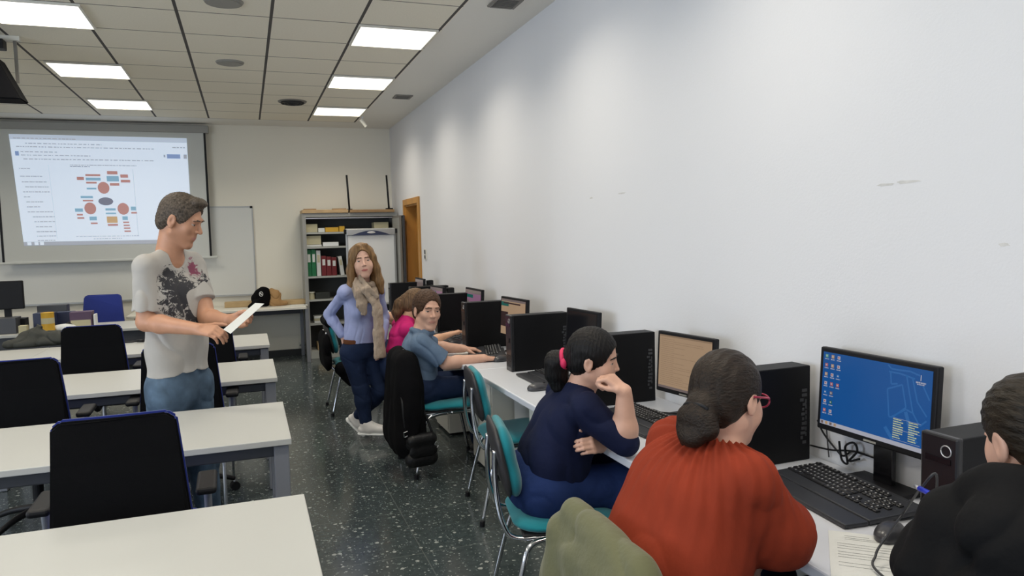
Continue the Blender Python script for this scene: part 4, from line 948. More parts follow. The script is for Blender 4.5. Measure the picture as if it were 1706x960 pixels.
class Fig:
    """joint positions and the masses hung on them"""
    def __init__(s, **j): s.__dict__.update({k: (np.array(v, float) if not isinstance(v, (int, float, str, bool)) else v) for k, v in j.items()})
    def torso(s, F, off=0, cw=.155, ww=.125, hw=.15, dep=.66, belly=0, bust=0, k=.05, sh=.052, up=None):
        pel = (s.hipL+s.hipR)/2; shc = (s.shL+s.shR)/2; up = vn(shc-pel); side = vn(s.shL-s.shR); fw = vn(np.cross(side, up)) ; fw = fw if fw@s.fwd > 0 else -fw
        s.tf = fw; L_ = np.linalg.norm(shc-pel)
        ch = pel+up*L_*.74; wa = pel+up*L_*.34
        F.cap(s.shR, s.shL, sh+off, sh+off, k); F.cap(shc+up*.02, s.neck, .06+off, .052+off, .03)
        for q in (s.shR, s.shL): F.cap(s.neck-up*.012, q*.8+shc*.2+up*.012, .040+off, .036+off, .035)
        for a, b_, r0, r1 in ((ch, wa, cw, ww), (wa, pel, ww, hw)):
            for q in (-1, 1): F.cap(a+side*q*r0*.28, b_+side*q*r1*.28, r0*.76+off, r1*.76+off, k, (fw, dep/.76*.98))
        pr_ = hw*(.72 if off > 0 else .56); F.cap(pel+side*hw*.35, pel-side*hw*.35, pr_+off, pr_+off, k if off > 0 else .02)
        if belly: F.ell(wa+fw*belly*.55+up*-.02, (ww*.95+off, belly+off, .14+off), (side, fw, up), .05)
        if bust:
            for q in (-1, 1): F.ell(ch+fw*(cw*dep*.72)+side*q*cw*.42-up*.02, (bust+off, bust*.9+off, bust+off), (side, fw, up), .04)
        return ch, wa, pel, up, side, fw
    def arm(s, F, S_, ru=.046, re=.038, rw=.027, off=0, frm=0, to=2, cuts=None, k=.02):
        sh, el, wr = getattr(s, 'sh'+S_), getattr(s, 'el'+S_), getattr(s, 'wr'+S_)
        if to <= 1: F.cap(sh, sh+(el-sh)*to, ru+off, ru+(re-ru)*to+off, k, None, cuts); return
        F.cap(sh, el, ru+off, re+off, k, None, cuts)
        t = to-1; m = el+(wr-el)*.28*min(t/.28, 1)
        F.cap(el, m, re+off, re*1.04+off, k, None, cuts)
        if t > .28: e_ = el+(wr-el)*t; F.cap(m, e_, re*1.04+off, re+(rw-re)*t+off, k, None, cuts)
    def leg(s, F, S_, rt=.082, rk=.055, ra=.038, off=0, k=.03, to=2):
        hp, kn, an = getattr(s, 'hip'+S_), getattr(s, 'kn'+S_), getattr(s, 'an'+S_)
        F.cap(hp, kn, rt+off, rk+off, k); 
        if to > 1: m = kn+(an-kn)*.32; back = vn(np.cross(vn(an-kn), np.cross(vn(an-kn), s.fwd))+1e-6); F.cap(kn, m, rk+off, rk*1.0+off, k); F.cap(m, kn+(an-kn)*(to-1), rk*1.0+off, ra+off, k)
def shoe(parent, an, yaw, m1, m2, pitch=0, S=1.0):
    f = yawdir(yaw, pitch); r = vn(np.cross(f, (0, 0, 1))); u = np.cross(r, f); an = np.array(an, float)
    F = Field(.004); h = an-u*.045; t = h+f*.155*S
    F.cap(h-f*.025, t, .042*S, .036*S, .02, (u, .75)); F.cap(an-f*.005, h+f*.03, .042*S, .044*S, .02); F.cap(an+u*.0, t-f*.03, .036, .03, .03); F.cut(h-u*.028, -u)
    o = F.build('shoe', [m1], parent)
    G = Field(.004); G.cap(h-f*.03-u*.034, t-u*.034, .045*S, .040*S, .01, (u, .25)); G.cap(h+f*.03-u*.034, t-f*.03-u*.034, .042*S, .046*S, .01, (u, .25)); G.cut(h-u*.045, -u); sl = G.build('sole', [m2], o, tuple(parent.location)); sl.location = (0, 0, 0)
    L_ = MB(); O_ = Vector(parent.location)
    for k in range(4):
        c = Vector(h+f*(.045+.022*k)+u*(.064-.011*k)); a = c+Vector(r)*.024-Vector(u)*.006; b_ = c-Vector(r)*.024-Vector(u)*.006; L_.tube([a-O_, c+Vector(u)*.004-O_, b_-O_], .003, m2, 6, 2)
    L_.build('laces', o); return o

M['skin'] = mat('skin', (.62, .36, .26), .5, bump=.03, bscale=200, var=.06, vscale=20)
M['skin_t'] = mat('tanned_skin', (.50, .255, .155), .5, bump=.03, bscale=200, var=.07, vscale=20)
M['skin_p'] = mat('pale_skin', (.66, .40, .30), .5, bump=.03, bscale=200, var=.06, vscale=20)
M['skin_o'] = mat('olive_skin', (.60, .33, .20), .5, bump=.03, bscale=200, var=.06, vscale=20)
M['lip'] = mat('lip', (.42, .13, .11), .4); M['lip2'] = mat('lip_pale', (.48, .22, .17), .45)
M['eyewhite'] = mat('eye_white', (.42, .40, .37), .2); M['iris'] = mat('dark_iris', (.03, .018, .012), .15)
def hairmat(name, c, st=(60, 60, 6), var=.45):
    M[name] = mat(name, c, .5, bump=.45, bscale=3.0, var=var, vscale=2.0, stretch=st, spec=.25)
hairmat('hair_grey', (.085, .066, .050), (50, 50, 50), .6); hairmat('hair_blonde', (.20, .115, .050), (40, 40, 4)); hairmat('hair_brown', (.060, .030, .016), (60, 60, 25))
hairmat('hair_light', (.13, .075, .038), (40, 40, 8)); hairmat('hair_black', (.005, .004, .004), (60, 60, 14)); hairmat('hair_dark', (.018, .011, .007), (20, 60, 60)); hairmat('hair_dbrown', (.016, .011, .006), (60, 20, 60))

def cloth(name, c, st=None, bs=22, b=.5, sheen=0, var=.10, rough=.85):
    M[name] = mat(name, c, rough, bump=b, bscale=bs, var=var, vscale=9, stretch=st, sheen=sheen, spec=.2)
cloth('denim', (.028, .055, .135)); cloth('denim_l', (.080, .125, .185), bs=16, var=.45); cloth('denim_d', (.010, .020, .055)); cloth('denim_n', (.012, .028, .105))
cloth('chambray', (.115, .170, .255), bs=15, b=.7); cloth('shirt_blue', (.34, .385, .62), bs=14, b=.7); cloth('pink', (.56, .02, .16), bs=14); cloth('navy', (.0055, .009, .034), bs=16, b=.5)
cloth('rust', (.235, .031, .012), bs=9, b=.8, st=(1.6, 1.6, .8)); cloth('hoodie', (.0035, .0035, .0042), bs=16, b=.6); cloth('scarf', (.40, .32, .25), bs=26, b=1.0, var=.3); cloth('belt', (.12, .045, .02), b=.1)
M['shoe_w'] = mat('white_leather', (.78, .76, .74), .5); M['shoe_d'] = mat('dark_leather', (.02, .02, .02), .5)
M['pinkclip'] = mat('pink_scrunchie', (.65, .02, .10), .6); M['specs'] = mat('red_purple_frame', (.35, .02, .06), .3); M['lens'] = mat('lens_dark', (.05, .05, .08), .1)
# grey-white t-shirt with a black painted print on the chest
def tee_material(center, right, up):
    m = mat('printed_tshirt', (.50, .48, .455), .85, bump=.5, bscale=16, sheen=.1); nt = m.node_tree; b = nt.nodes['Principled BSDF']
    g = N(nt, 'ShaderNodeNewGeometry'); s_ = N(nt, 'ShaderNodeVectorMath', operation='SUBTRACT'); nt.links.new(g.outputs['Position'], s_.inputs[0]); s_.inputs[1].default_value = center
    def dot(v): d = N(nt, 'ShaderNodeVectorMath', operation='DOT_PRODUCT'); nt.links.new(s_.outputs[0], d.inputs[0]); d.inputs[1].default_value = v; return d.outputs['Value']
    u, v = dot(right), dot(up); fr = dot(np.cross(up, right))
    n1 = N(nt, 'ShaderNodeTexNoise'); n1.inputs['Scale'].default_value = 21; n1.inputs['Detail'].default_value = 7; n1.inputs['Roughness'].default_value = .75; n1.inputs['Distortion'].default_value = 1.4; nt.links.new(g.outputs['Position'], n1.inputs['Vector'])
    def blob(cu, cv, ru, rv): return M_(nt, 'SUBTRACT', 1, M_(nt, 'SQRT', M_(nt, 'ADD', M_(nt, 'POWER', M_(nt, 'DIVIDE', M_(nt, 'SUBTRACT', u, cu), ru), 2), M_(nt, 'POWER', M_(nt, 'DIVIDE', M_(nt, 'SUBTRACT', v, cv), rv), 2))), clamp=True)
    msk = M_(nt, 'MAXIMUM', blob(-.075, .015, .13, .16), M_(nt, 'MAXIMUM', blob(.085, -.01, .08, .14), blob(.01, -.12, .15, .075)))
    front = M_(nt, 'GREATER_THAN', fr, -.02)
    ink = M_(nt, 'MULTIPLY', M_(nt, 'GREATER_THAN', M_(nt, 'ADD', n1.outputs['Fac'], M_(nt, 'MULTIPLY', msk, .26)), .575), M_(nt, 'GREATER_THAN', msk, .02)); ink = M_(nt, 'MULTIPLY', ink, front)
    nz = N(nt, 'ShaderNodeTexNoise'); nz.inputs['Scale'].default_value = 7; nt.links.new(g.outputs['Position'], nz.inputs['Vector'])
    c = mixc(nt, nz.outputs['Fac'], (.36, .345, .325), (.50, .48, .45))
    red = M_(nt, 'MULTIPLY', M_(nt, 'GREATER_THAN', M_(nt, 'ADD', n1.outputs['Fac'], M_(nt, 'MULTIPLY', blob(.075, .12, .035, .07), .25)), .60), M_(nt, 'GREATER_THAN', blob(.075, .13, .035, .07), .02)); red = M_(nt, 'MULTIPLY', red, front)
    c = mixc(nt, ink, c, (.03, .03, .036)); c = mixc(nt, red, c, (.26, .07, .12)); nt.links.new(c, b.inputs['Base Color']); return m

def hair_cap(F, H, grow=.010, facecut=True, low=-.055, front=.060, fz=-.035):
    S = H.sc; F.ell(H(0, -.014, .030), np.array((.074+grow, .095+grow, .090+grow))*S, H.ax(), .01)
    F.ell(H(0, -.045, -.02), np.array((.066+grow*.6, .060+grow, .070))*S, H.ax(), .02)
def face_cut(F, H, c=(0, .095, -.035), r=(.072, .075, .092), k=.008):
    F.ell(H(*c), np.array(r)*H.sc, H.ax(), k, None, True)
def person_root(F, mats, H, origin, label):
    o = F.build('person', mats, None, origin, lips_pick(H)); return props(o, label, 'person')
def add_face(H, o, brow, iris='iris', male=False):
    for F in eyes(H, o, iris, male): F.build('eyebrow', [brow], o)
def A3(px, py, Y): return np.array(at(px, py, Y))

# ---------------------------------------------------------------- standing man reading a sheet
Y0 = 4.36
H = Head(A3(301, 367, Y0-.03), 110, -20, 0, 1.15)
shc = A3(284, 437, Y0); tf = yawdir(128); tr = np.array([math.sin(R(128+90)), math.cos(R(128+90)), 0])
g = Fig(neck=A3(282, 420, Y0), shR=shc+tr*.175+np.array([0, 0, -.015]), shL=shc-tr*.175+np.array([0, 0, -.02]), hipR=A3(300, 640, Y0+.02)+tr*.09, hipL=A3(300, 640, Y0+.02)-tr*.09, fwd=tf,
        elR=A3(243, 537, 4.22), wrR=A3(333, 549, 4.02), elL=A3(345, 530, 4.32), wrL=A3(380, 534, 4.13),
        knR=A3(300, 735, Y0+.02)+tr*.10, knL=A3(310, 735, Y0)-tr*.10)
g.anR = np.array([g.knR[0]+.0, g.knR[1]+.03, .09]); g.anL = np.array([g.knL[0]+.03, g.knL[1], .09])
F = Field(.0045); head_prims(F, H, g.neck, True, .050); g.torso(F, -.010, .165, .15, .14, .60); 
for s_ in 'LR': g.arm(F, s_, .052, .045, .030); g.leg(F, s_, .068, .05, .035)
hand_prims(F, g.wrR, A3(364, 553, 3.94)-g.wrR, (-.3, -.5, .8), -1, (35, 45, 25), 1.05, 20, tdir=(.85, .1, .15))
hand_prims(F, g.wrL, A3(408, 536, 4.10)-g.wrL, (.3, .75, -.5), 1, (30, 40, 20), 1.05, 20, tdir=(.7, -.5, .45))
man = person_root(F, ['skin_t', 'lip2'], H, (float(shc[0]), Y0, 0), 'standing man in a printed grey-white t-shirt and jeans reading a white sheet')
add_face(H, man, 'hair_grey', male=True)
F = Field(.0045); ch, wa, pel, up, side, fw = g.torso(F, .010, .168, .158, .152, .64, sh=.048)
hem = pel+up*.035
for s_ in 'LR':
    sh, el = getattr(g, 'sh'+s_), getattr(g, 'el'+s_); ax_ = vn(el-sh); F.cap(sh, sh+ax_*.26, .060, .070, .03, None, [(sh+ax_*.235, ax_)])
F.cap(g.neck-up*.02, g.neck+up*.05, .05, .05, .01, sub=True); F.ell(g.neck+fw*.085-up*.015, (.052, .09, .075), (side, fw, up), .01, None, True); F.cap(g.neck, H(0, -.02, -.08), .066, .066, .01, sub=True)
F.cut(pel+up*.075, -up)
F.wave(folds(19, (1, 1, .6), 3), .010)
M['tee'] = tee_material(tuple(ch+fw*.1+up*.018+side*.02), tuple(side), tuple(up))
F.build('t_shirt', ['tee'], man)
F = Field(.005)
F.cap(pel+side*.05-up*.04, pel-side*.05-up*.04, .125, .125, .06, (fw, .95)); F.cap(pel+side*.05+up*.10, pel-side*.05+up*.10, .115, .115, .06, (fw, .85)); F.cut(pel+up*.14, up)
for s_ in 'LR': g.leg(F, s_, .100, .075, .058, .012)
F.wave(folds(20, (1, 1, 1), 5), .005)
F.build('jeans', ['denim_l'], man)
for s_, a in (('R', 120), ('L', 110)): shoe(man, getattr(g, 'an'+s_), a, 'shoe_d', 'dgrey', 0, 1.1)
F = Field(.0035); S = H.sc
F.ell(H(0, -.010, .036), np.array((.080, .101, .094))*S, H.ax(), .01); F.ell(H(0, -.055, -.015), np.array((.070, .053, .065))*S, H.ax(), .02)
F.ell(H(0, .110, -.030), np.array((.090, .086, .108))*S, H.ax(), .008, None, True); F.ell(H(0, .060, .105), np.array((.050, .035, .022))*S, H.ax(), .02); F.cut(H(0, -.05, -.062), H.u*-1+H.f*.3)
for s_ in (-1, 1): F.ell(H(s_*.085, .012, -.025), np.array((.02, .032, .042))*S, H.ax(), .006, None, True)
F.wave(lambda x, y, z: np.sin(x*260+z*90)*np.sin(y*240)*np.sin(z*230+x*60), .0022)
F.build('hair', ['hair_grey'], man)
# sheet held between both hands
q = MB(); c4 = [at(372, 549, 3.93), at(425, 505, 4.12), at(440, 506, 3.95), at(384, 556, 3.78)]; nrm = (c4[1]-c4[0]).cross(c4[3]-c4[0]).normalized(); P0 = c4[0]
q.prism(c4, tuple(nrm*.0012), 'paper'); q.build('held_paper', None, 'white sheet of paper held by the standing man', 'paper', loc=tuple(P0))

# ---------------------------------------------------------------- standing woman with scarf
Y0 = 5.92
H = Head(A3(604, 435, Y0-.05), 184, 1, -5, 1.12)
shc = A3(602, 482, Y0); tfy = 158; tf = yawdir(tfy); tr = yawdir(tfy+90)
g = Fig(neck=A3(602, 474, Y0), shR=shc+tr*.150+np.array([0, 0, -.015]), shL=shc-tr*.150+np.array([0, 0, -.03]), hipR=A3(598, 588, Y0)+tr*.07, hipL=A3(604, 588, Y0)-tr*.07, fwd=tf,
        elR=A3(548, 524, 6.06), wrR=A3(573, 563, 5.98), elL=A3(640, 528, 6.0), wrL=A3(636, 572, 5.86),
        knR=A3(602, 650, Y0-.07), knL=A3(634, 652, Y0-.06), anR=A3(610, 706, Y0-.10), anL=A3(596, 694, Y0+.12))
F = Field(.0045); head_prims(F, H, g.neck, False, .046); g.torso(F, -.012, .130, .108, .12, .60, bust=.045)
for s_ in 'LR': g.arm(F, s_, .034, .029, .022); g.leg(F, s_, .055, .042, .032)
hand_prims(F, g.wrR, A3(580, 590, 5.93)-g.wrR, (-.6, -.6, .3), -1, (25, 30, 15), .9)
hand_prims(F, g.wrL, A3(636, 600, 5.83)-g.wrL, (.8, .1, .2), 1, (20, 30, 15), .9)
wom = person_root(F, ['skin_p', 'lip'], H, (float(shc[0]), Y0, 0), 'standing woman in a pale blue shirt, beige scarf and jeans')
add_face(H, wom, 'hair_light')
F = Field(.0045); ch, wa, pel, up, side, fw = g.torso(F, .008, .132, .115, .125, .64, bust=.048)
for s_ in 'LR': g.arm(F, s_, .040, .036, .030, .006, to=1.86, k=.02)
F.cap(g.neck, H(0, -.02, -.08), .055, .055, .01, sub=True); F.cut(pel+up*.085, -up)
F.wave(folds(38, (1, 1, .8), 7), .0035); F.build('shirt', ['shirt_blue'], wom)
F = Field(.0045); F.cap(pel+side*.05+up*.04, pel-side*.05+up*.04, .100, .100, .04, (fw, .85)); F.ell(pel-fw*.015, (.148, .112, .12), (side, fw, up), .05); F.cut(pel+up*.10, up)
for s_ in 'LR': g.leg(F, s_, .083, .056, .040, .006, to=1.97)
F.wave(folds(34, (1, 1, 1), 8), .003); F.build('jeans', ['denim_d'], wom)
F = Field(.004); F.cap(pel+side*.055+up*.095, pel-side*.055+up*.095, .094, .094, .04, (fw, .86)); F.cut(pel+up*.115, up); F.cut(pel+up*.08, -up); F.build('belt', ['belt'], wom)
shoe(wom, g.anR+np.array([0, 0, -.0]), 118, 'shoe_w', 'paperw', 0, .98); shoe(wom, g.anL, 130, 'shoe_w', 'paperw', -38, .98)
# long straight hair falling to the chest
F = Field(.0035); S = H.sc
hair_cap(F, H, .012)
for s_ in (-1, 1):
    F.chain([H(s_*.03, .055, .105), H(s_*.072, .030, .02), H(s_*.088, .012, -.07), H(s_*.098, .01, -.16), H(s_*.105, .02, -.235)], [.022, .026, .030, .034, .020], .02)
    F.chain([H(s_*.05, -.03, .06), H(s_*.075, -.035, -.06), H(s_*.085, -.03, -.16), H(s_*.085, -.02, -.225)], [.04, .045, .04, .022], .03)
F.chain([H(0, -.07, .03), H(0, -.09, -.08), H(0, -.085, -.20)], [.06, .06, .035], .03)
F.ell(H(0, .105, -.022), np.array((.060, .085, .105))*S, H.ax(), .006, None, True)
F.build('hair', ['hair_blonde'], wom)
# scarf: loops round the neck and one long end hanging in front
F = Field(.004); n_ = g.neck
for (ra_, ox, oz, tl, rr) in ((.082, .025, .028, -.03, .024), (.090, .035, .0, -.055, .026), (.096, .045, -.03, -.085, .024)):
    F.chain([n_+side*ra_*math.cos(a)+fw*(ox+ra_*math.sin(a))+up*(oz+tl*math.sin(a)) for a in np.linspace(0, 2*PI, 15)], [rr]*15, .012)
fn_ = (vn(tf), .42)
F.chain([A3(x, y, Y0-d) for x, y, d in ((592, 472, .13), (598, 490, .165), (603, 508, .165), (606, 520, .16))], [.026, .042, .046, .030], .012, fn_)
F.chain([A3(x, y, Y0-d) for x, y, d in ((594, 466, .12), (606, 484, .175), (622, 503, .165), (630, 512, .15))], [.022, .024, .026, .026], .008, fn_)
F.chain([A3(x, y, Y0-d) for x, y, d in ((600, 462, .13), (613, 480, .17), (628, 494, .16))], [.020, .024, .022], .008, fn_)
e2 = [A3(x, y, Y0-d) for x, y, d in ((624, 490, .14), (629, 520, .155), (631, 555, .16), (633, 593, .165))]; F.chain(e2, [.038, .044, .050, .058], .012, (vn(tf), .35), [(e2[3]+np.array([0, 0, -.02]), (0, 0, -1))])
F.wave(folds(75, (1.4, 1.4, .22), 11), .0035); F.build('scarf', ['scarf'], wom)

# ---------------------------------------------------------------- generic seated figure
def seated(Y0, hc, yaw, pitch, roll, tfy, shc, shw, hipc, hipw, knL, knR, armL, armR, torso, mats, label, sc=1.0, armr=(.044, .037, .026), legr=(.085, .06, .042), neckc=None, male=False, cover=None, anx=None):
    H = Head(hc, yaw, pitch, roll, sc); tf = yawdir(tfy); tr = yawdir(tfy+90); shc = np.array(shc, float); hipc = np.array(hipc, float)
    g = Fig(neck=neckc if neckc is not None else shc+np.array([0, 0, .045]), shR=shc+tr*shw, shL=shc-tr*shw, hipR=hipc+tr*hipw, hipL=hipc-tr*hipw, fwd=tf, elL=armL[0], wrL=armL[1], elR=armR[0], wrR=armR[1], knL=knL, knR=knR)
    a = anx if anx is not None else (.04, 0)
    g.anL = np.array([g.knL[0]+a[0], g.knL[1]+a[1], .09]); g.anR = np.array([g.knR[0]+a[0], g.knR[1]+a[1], .09])
    F = Field(.0045); head_prims(F, H, g.neck, male, .058 if male else .048); g.torso(F, -.012, **torso)
    for s_ in 'LR': g.arm(F, s_, *armr); g.leg(F, s_, *[x-.01 for x in legr])
    return H, g, F
def seated_trousers(g, o, m, legr, hw, tfv, off=.006):
    F = Field(.0055); pel = (g.hipL+g.hipR)/2
    F.cap(g.hipR, g.hipL, hw, hw, .05); F.cap(pel+np.array([0, 0, .03])-tfv*.02, pel+np.array([0, 0, .05]), hw*1.05, hw*.95, .05)
    for s_ in 'LR': g.leg(F, s_, *legr, off)
    F.cut((0, 0, .06), (0, 0, -1)); F.wave(folds(24, (1, 1, 1), 2), .004); return F.build('jeans', [m], o)

# ---- man in the blue shirt, turned to look back at the camera
t_ = dict(cw=.158, ww=.150, hw=.145, dep=.70)
H, g, F = seated(5.0, A3(712, 517, 5.0), 170, -3, 4, 98, A3(697, 568, 5.03), .165, (1.10, 5.02, .555), .085, (1.52, 5.16, .56), (1.50, 4.93, .56),
    (A3(752, 600, 5.24), A3(762, 585, 5.20)+np.array([.06, 0, .03])), (A3(744, 606, 4.83), A3(806, 597, 4.80)), t_, None, '', 1.13, (.050, .043, .029), (.088, .062, .045), A3(703, 555, 5.01), True)
g.elL = np.array([1.27, 5.24, .80]); g.wrL = np.array([1.47, 5.17, .785])
F = Field(.0045); head_prims(F, H, g.neck, True, .052); g.torso(F, -.012, **t_)
for s_ in 'LR': g.arm(F, s_, .050, .043, .029); g.leg(F, s_, .068, .05, .036)
hand_prims(F, g.wrR, (.95, .02, -.12), (0, 0, 1), -1, (18, 28, 18), 1.05, 12, .12); hand_prims(F, g.wrL, (.9, -.15, -.1), (0, 0, 1), 1, (22, 35, 20), 1.05, 15, .1)
blu = person_root(F, ['skin', 'lip2'], H, (1.10, 5.02, 0), 'seated man in a short-sleeved blue shirt looking back towards the camera')
add_face(H, blu, 'hair_brown', male=True)
F = Field(.0045); ch, wa, pel, up, side, fw = g.torso(F, .010, **t_)
for s_ in 'LR':
    sh, el = getattr(g, 'sh'+s_), getattr(g, 'el'+s_); ax_ = vn(el-sh); L_ = np.linalg.norm(el-sh)*.84; F.cap(sh, sh+ax_*(L_+.03), .066, .070, .03, None, [(sh+ax_*L_, ax_)])
F.cap(g.neck, H(0, -.02, -.08), .058, .058, .008, sub=True)
F.chain([g.neck+side*.070*math.cos(a)+fw*.070*math.sin(a)+up*(.012-.012*math.sin(a)) for a in np.linspace(0, 2*PI, 17)], [.018]*17, .015)
F.wave(folds(24, (1, 1, .8), 12), .007); F.build('shirt', ['chambray'], blu)
seated_trousers(g, blu, 'denim_d', (.088, .064, .048), .125, fw)
for s_ in 'LR': shoe(blu, getattr(g, 'an'+s_), 92, 'shoe_d', 'dgrey')
F = Field(.0035); S = H.sc
F.ell(H(0, -.016, .036), np.array((.084, .104, .096))*S, H.ax(), .01); F.ell(H(0, -.060, -.015), np.array((.074, .055, .070))*S, H.ax(), .02)
F.ell(H(0, .105, -.030), np.array((.076, .076, .108))*S, H.ax(), .008, None, True); F.cut(H(0, -.05, -.070), H.u*-1+H.f*.3)
for s_ in (-1, 1): F.ell(H(s_*.088, .014, -.028), np.array((.02, .032, .042))*S, H.ax(), .006, None, True)
F.wave(lambda x, y, z: np.sin(x*190+z*70)*np.sin(y*180)*np.sin(z*170+x*60), .003); F.build('hair', ['hair_brown'], blu)

# ---- woman in pink behind him
t_ = dict(cw=.135, ww=.120, hw=.140, dep=.68, bust=.045)
hc = A3(694, 506, 5.86)
H, g, F = seated(5.88, hc, 95, -12, 0, 88, A3(672, 546, 5.88), .145, (1.10, 5.90, .55), .08, (1.56, 5.98, .56), (1.56, 5.82, .56),
    ((1.22, 6.08, .80), (1.42, 5.98, .775)), (A3(722, 567, 5.72), A3(750, 557, 5.72)), t_, None, '', .96, (.038, .032, .022), (.08, .056, .04), A3(680, 532, 5.87))
hand_prims(F, g.wrR, A3(772, 550, 5.72)-g.wrR, (0, 0, 1), -1, (25, 35, 20), .95, 15); hand_prims(F, g.wrL, (.9, -.1, -.1), (0, 0, 1), 1, (22, 35, 20), .9)
pk = person_root(F, ['skin_o', 'lip'], H, (1.20, 5.88, 0), 'seated woman in a bright pink top mostly hidden behind the man in blue')
add_face(H, pk, 'hair_light')
F = Field(.0045); ch, wa, pel, up, side, fw = g.torso(F, .006, **t_)
for s_ in 'LR':
    sh, el = getattr(g, 'sh'+s_), getattr(g, 'el'+s_); ax_ = vn(el-sh); L_ = np.linalg.norm(el-sh)*.7; F.cap(sh, sh+ax_*(L_+.03), .052, .052, .03, None, [(sh+ax_*L_, ax_)])
F.cap(g.neck, H(0, -.02, -.08), .054, .054, .008, sub=True); F.wave(folds(26, (1, 1, 1), 13), .006); F.build('top', ['pink'], pk)
seated_trousers(g, pk, 'denim_d', (.08, .058, .044), .125, fw)
for s_ in 'LR': shoe(pk, getattr(g, 'an'+s_), 92, 'shoe_d', 'dgrey', 0, .95)
F = Field(.004); hair_cap(F, H, .012); F.ell(H(0, .105, -.030), np.array((.074, .080, .105))*H.sc, H.ax(), .008, None, True)
F.chain([H(0, -.10, .02), H(-.01, -.135, -.03), H(-.01, -.15, -.10), H(-.01, -.14, -.17)], [.045, .048, .04, .016], .02)
F.wave(lambda x, y, z: np.sin(x*300+z*30)*np.sin(y*280), .0018); F.build('hair', ['hair_light'], pk)

# ---- person in black farther back, mostly behind the standing woman
t_ = dict(cw=.145, ww=.130, hw=.140, dep=.68)
H, g, F = seated(6.95, (1.02, 6.95, 1.10), 95, -12, 0, 92, (.97, 6.95, .97), .16, (.93, 6.97, .55), .085, (1.36, 7.06, .56), (1.36, 6.88, .56),
    ((1.18, 7.2, .82), (1.42, 7.1, .775)), (A3(652, 528, 6.76), A3(690, 550, 6.80)), t_, None, '', .94, (.044, .038, .027), (.085, .06, .045), None, True)
hand_prims(F, g.wrR, (.9, .1, -.1), (0, 0, 1), -1, (22, 35, 20)); hand_prims(F, g.wrL, (.9, -.1, -.1), (0, 0, 1), 1, (22, 35, 20))
bl = person_root(F, ['skin_o', 'lip2'], H, (.95, 6.95, 0), 'person in a black t-shirt seated behind the standing woman, only arm visible')
add_face(H, bl, 'hair_brown', male=True)
F = Field(.005); g.torso(F, .008, **t_)
for s_ in 'LR':
    sh, el = getattr(g, 'sh'+s_), getattr(g, 'el'+s_); ax_ = vn(el-sh); L_ = np.linalg.norm(el-sh)*.72; F.cap(sh, sh+ax_*(L_+.03), .062, .062, .03, None, [(sh+ax_*L_, ax_)])
F.cap(g.neck, H(0, -.02, -.08), .060, .060, .008, sub=True); F.build('t_shirt', ['fabricblack'], bl); seated_trousers(g, bl, 'denim_d', (.085, .062, .048), .125, g.fwd)
for s_ in 'LR': shoe(bl, getattr(g, 'an'+s_), 92, 'shoe_d', 'dgrey')
F = Field(.004); hair_cap(F, H, .010); F.ell(H(0, .105, -.030), np.array((.076, .080, .108))*H.sc, H.ax(), .008, None, True); F.build('hair', ['hair_brown'], bl)

# ---- woman in navy, elbow on the desk and fist at her mouth
t_ = dict(cw=.155, ww=.155, hw=.145, dep=.78, bust=.055, belly=.09)
hc = A3(990, 597, 2.66)
H, g, F = seated(2.7, hc, 128, -10, -6, 96, A3(955, 668, 2.74), .155, (1.13, 2.83, .56), .085, (1.44, 2.92, .57), (1.43, 2.70, .56),
    ((1.34, 2.90, .80), (1.36, 2.62, .775)), (A3(1042, 738, 2.50), A3(1032, 650, 2.50)), t_, None, '', 1.0, (.054, .046, .029), (.100, .072, .048), A3(968, 648, 2.71))
wrR = A3(1040, 652, 2.48); g.wrR = wrR
F = Field(.0042); head_prims(F, H, g.neck, False, .050); g.torso(F, -.012, **t_)
g.elL = np.array([1.31, 2.90, .78]); g.wrL = A3(1000, 742, 2.60)
for s_ in 'LR': g.arm(F, s_, .054, .046, .029); g.leg(F, s_, .09, .065, .045)
fd = A3(1003, 628, 2.56)-wrR
hand_prims(F, wrR, A3(1010, 624, 2.53)-wrR, (.2, -.55, .8), -1, (55, 80, 50), .95, 25, tdir=vn(A3(992, 640, 2.55)-wrR)+np.array([0, 0, -.15]))
hand_prims(F, g.wrL, A3(978, 742, 2.52)-g.wrL, (.4, -.8, .35), 1, (45, 55, 30), .95, 20)
nav = person_root(F, ['skin', 'lip'], H, (1.02, 2.83, 0), 'seated woman in a navy top resting her face on her fist')
add_face(H, nav, 'hair_black')
F = Field(.0045); ch, wa, pel, up, side, fw = g.torso(F, .006, **t_)
g.arm(F, 'R', .062, .054, .04, .004, to=.98, k=.04); g.arm(F, 'L', .060, .052, .04, .004, to=1.3, k=.04)
F.cap(g.neck+up*.01, H(0, -.02, -.08), .062, .055, .008, sub=True); F.ell(g.neck+fw*.06-side*.0+up*.0, (.070, .065, .045), (side, fw, up), .008, None, True)
F.cut(pel-up*.02, -up); F.wave(folds(20, (1, 1, 1.2), 14), .008); F.build('top', ['navy'], nav)
seated_trousers(g, nav, 'denim_n', (.100, .078, .05), .132, fw)
for s_ in 'LR': shoe(nav, getattr(g, 'an'+s_), 92, 'shoe_d', 'dgrey', 0, .95)
q = MB(); q.ell(Vector(g.elR+vn(g.shR-g.elR)*.06+np.array([-.0, -.056, .0]))-Vector(nav.location), (.008, .005, .008), 'silver'); q.build('sleeve_button', nav)
F = Field(.0033); S = H.sc; hair_cap(F, H, .009)
F.ell(H(0, .112, -.036), np.array((.086, .080, .108))*S, H.ax(), .008, None, True); F.cut(H(0, -.03, -.078), H.u*-1+H.f*.2)
for s_ in (-1, 1): F.ell(H(s_*.088, .012, -.026), np.array((.02, .030, .040))*S, H.ax(), .006, None, True)
F.chain([H(0, -.095, -.005), H(0, -.125, -.030)], [.035, .03], .02)
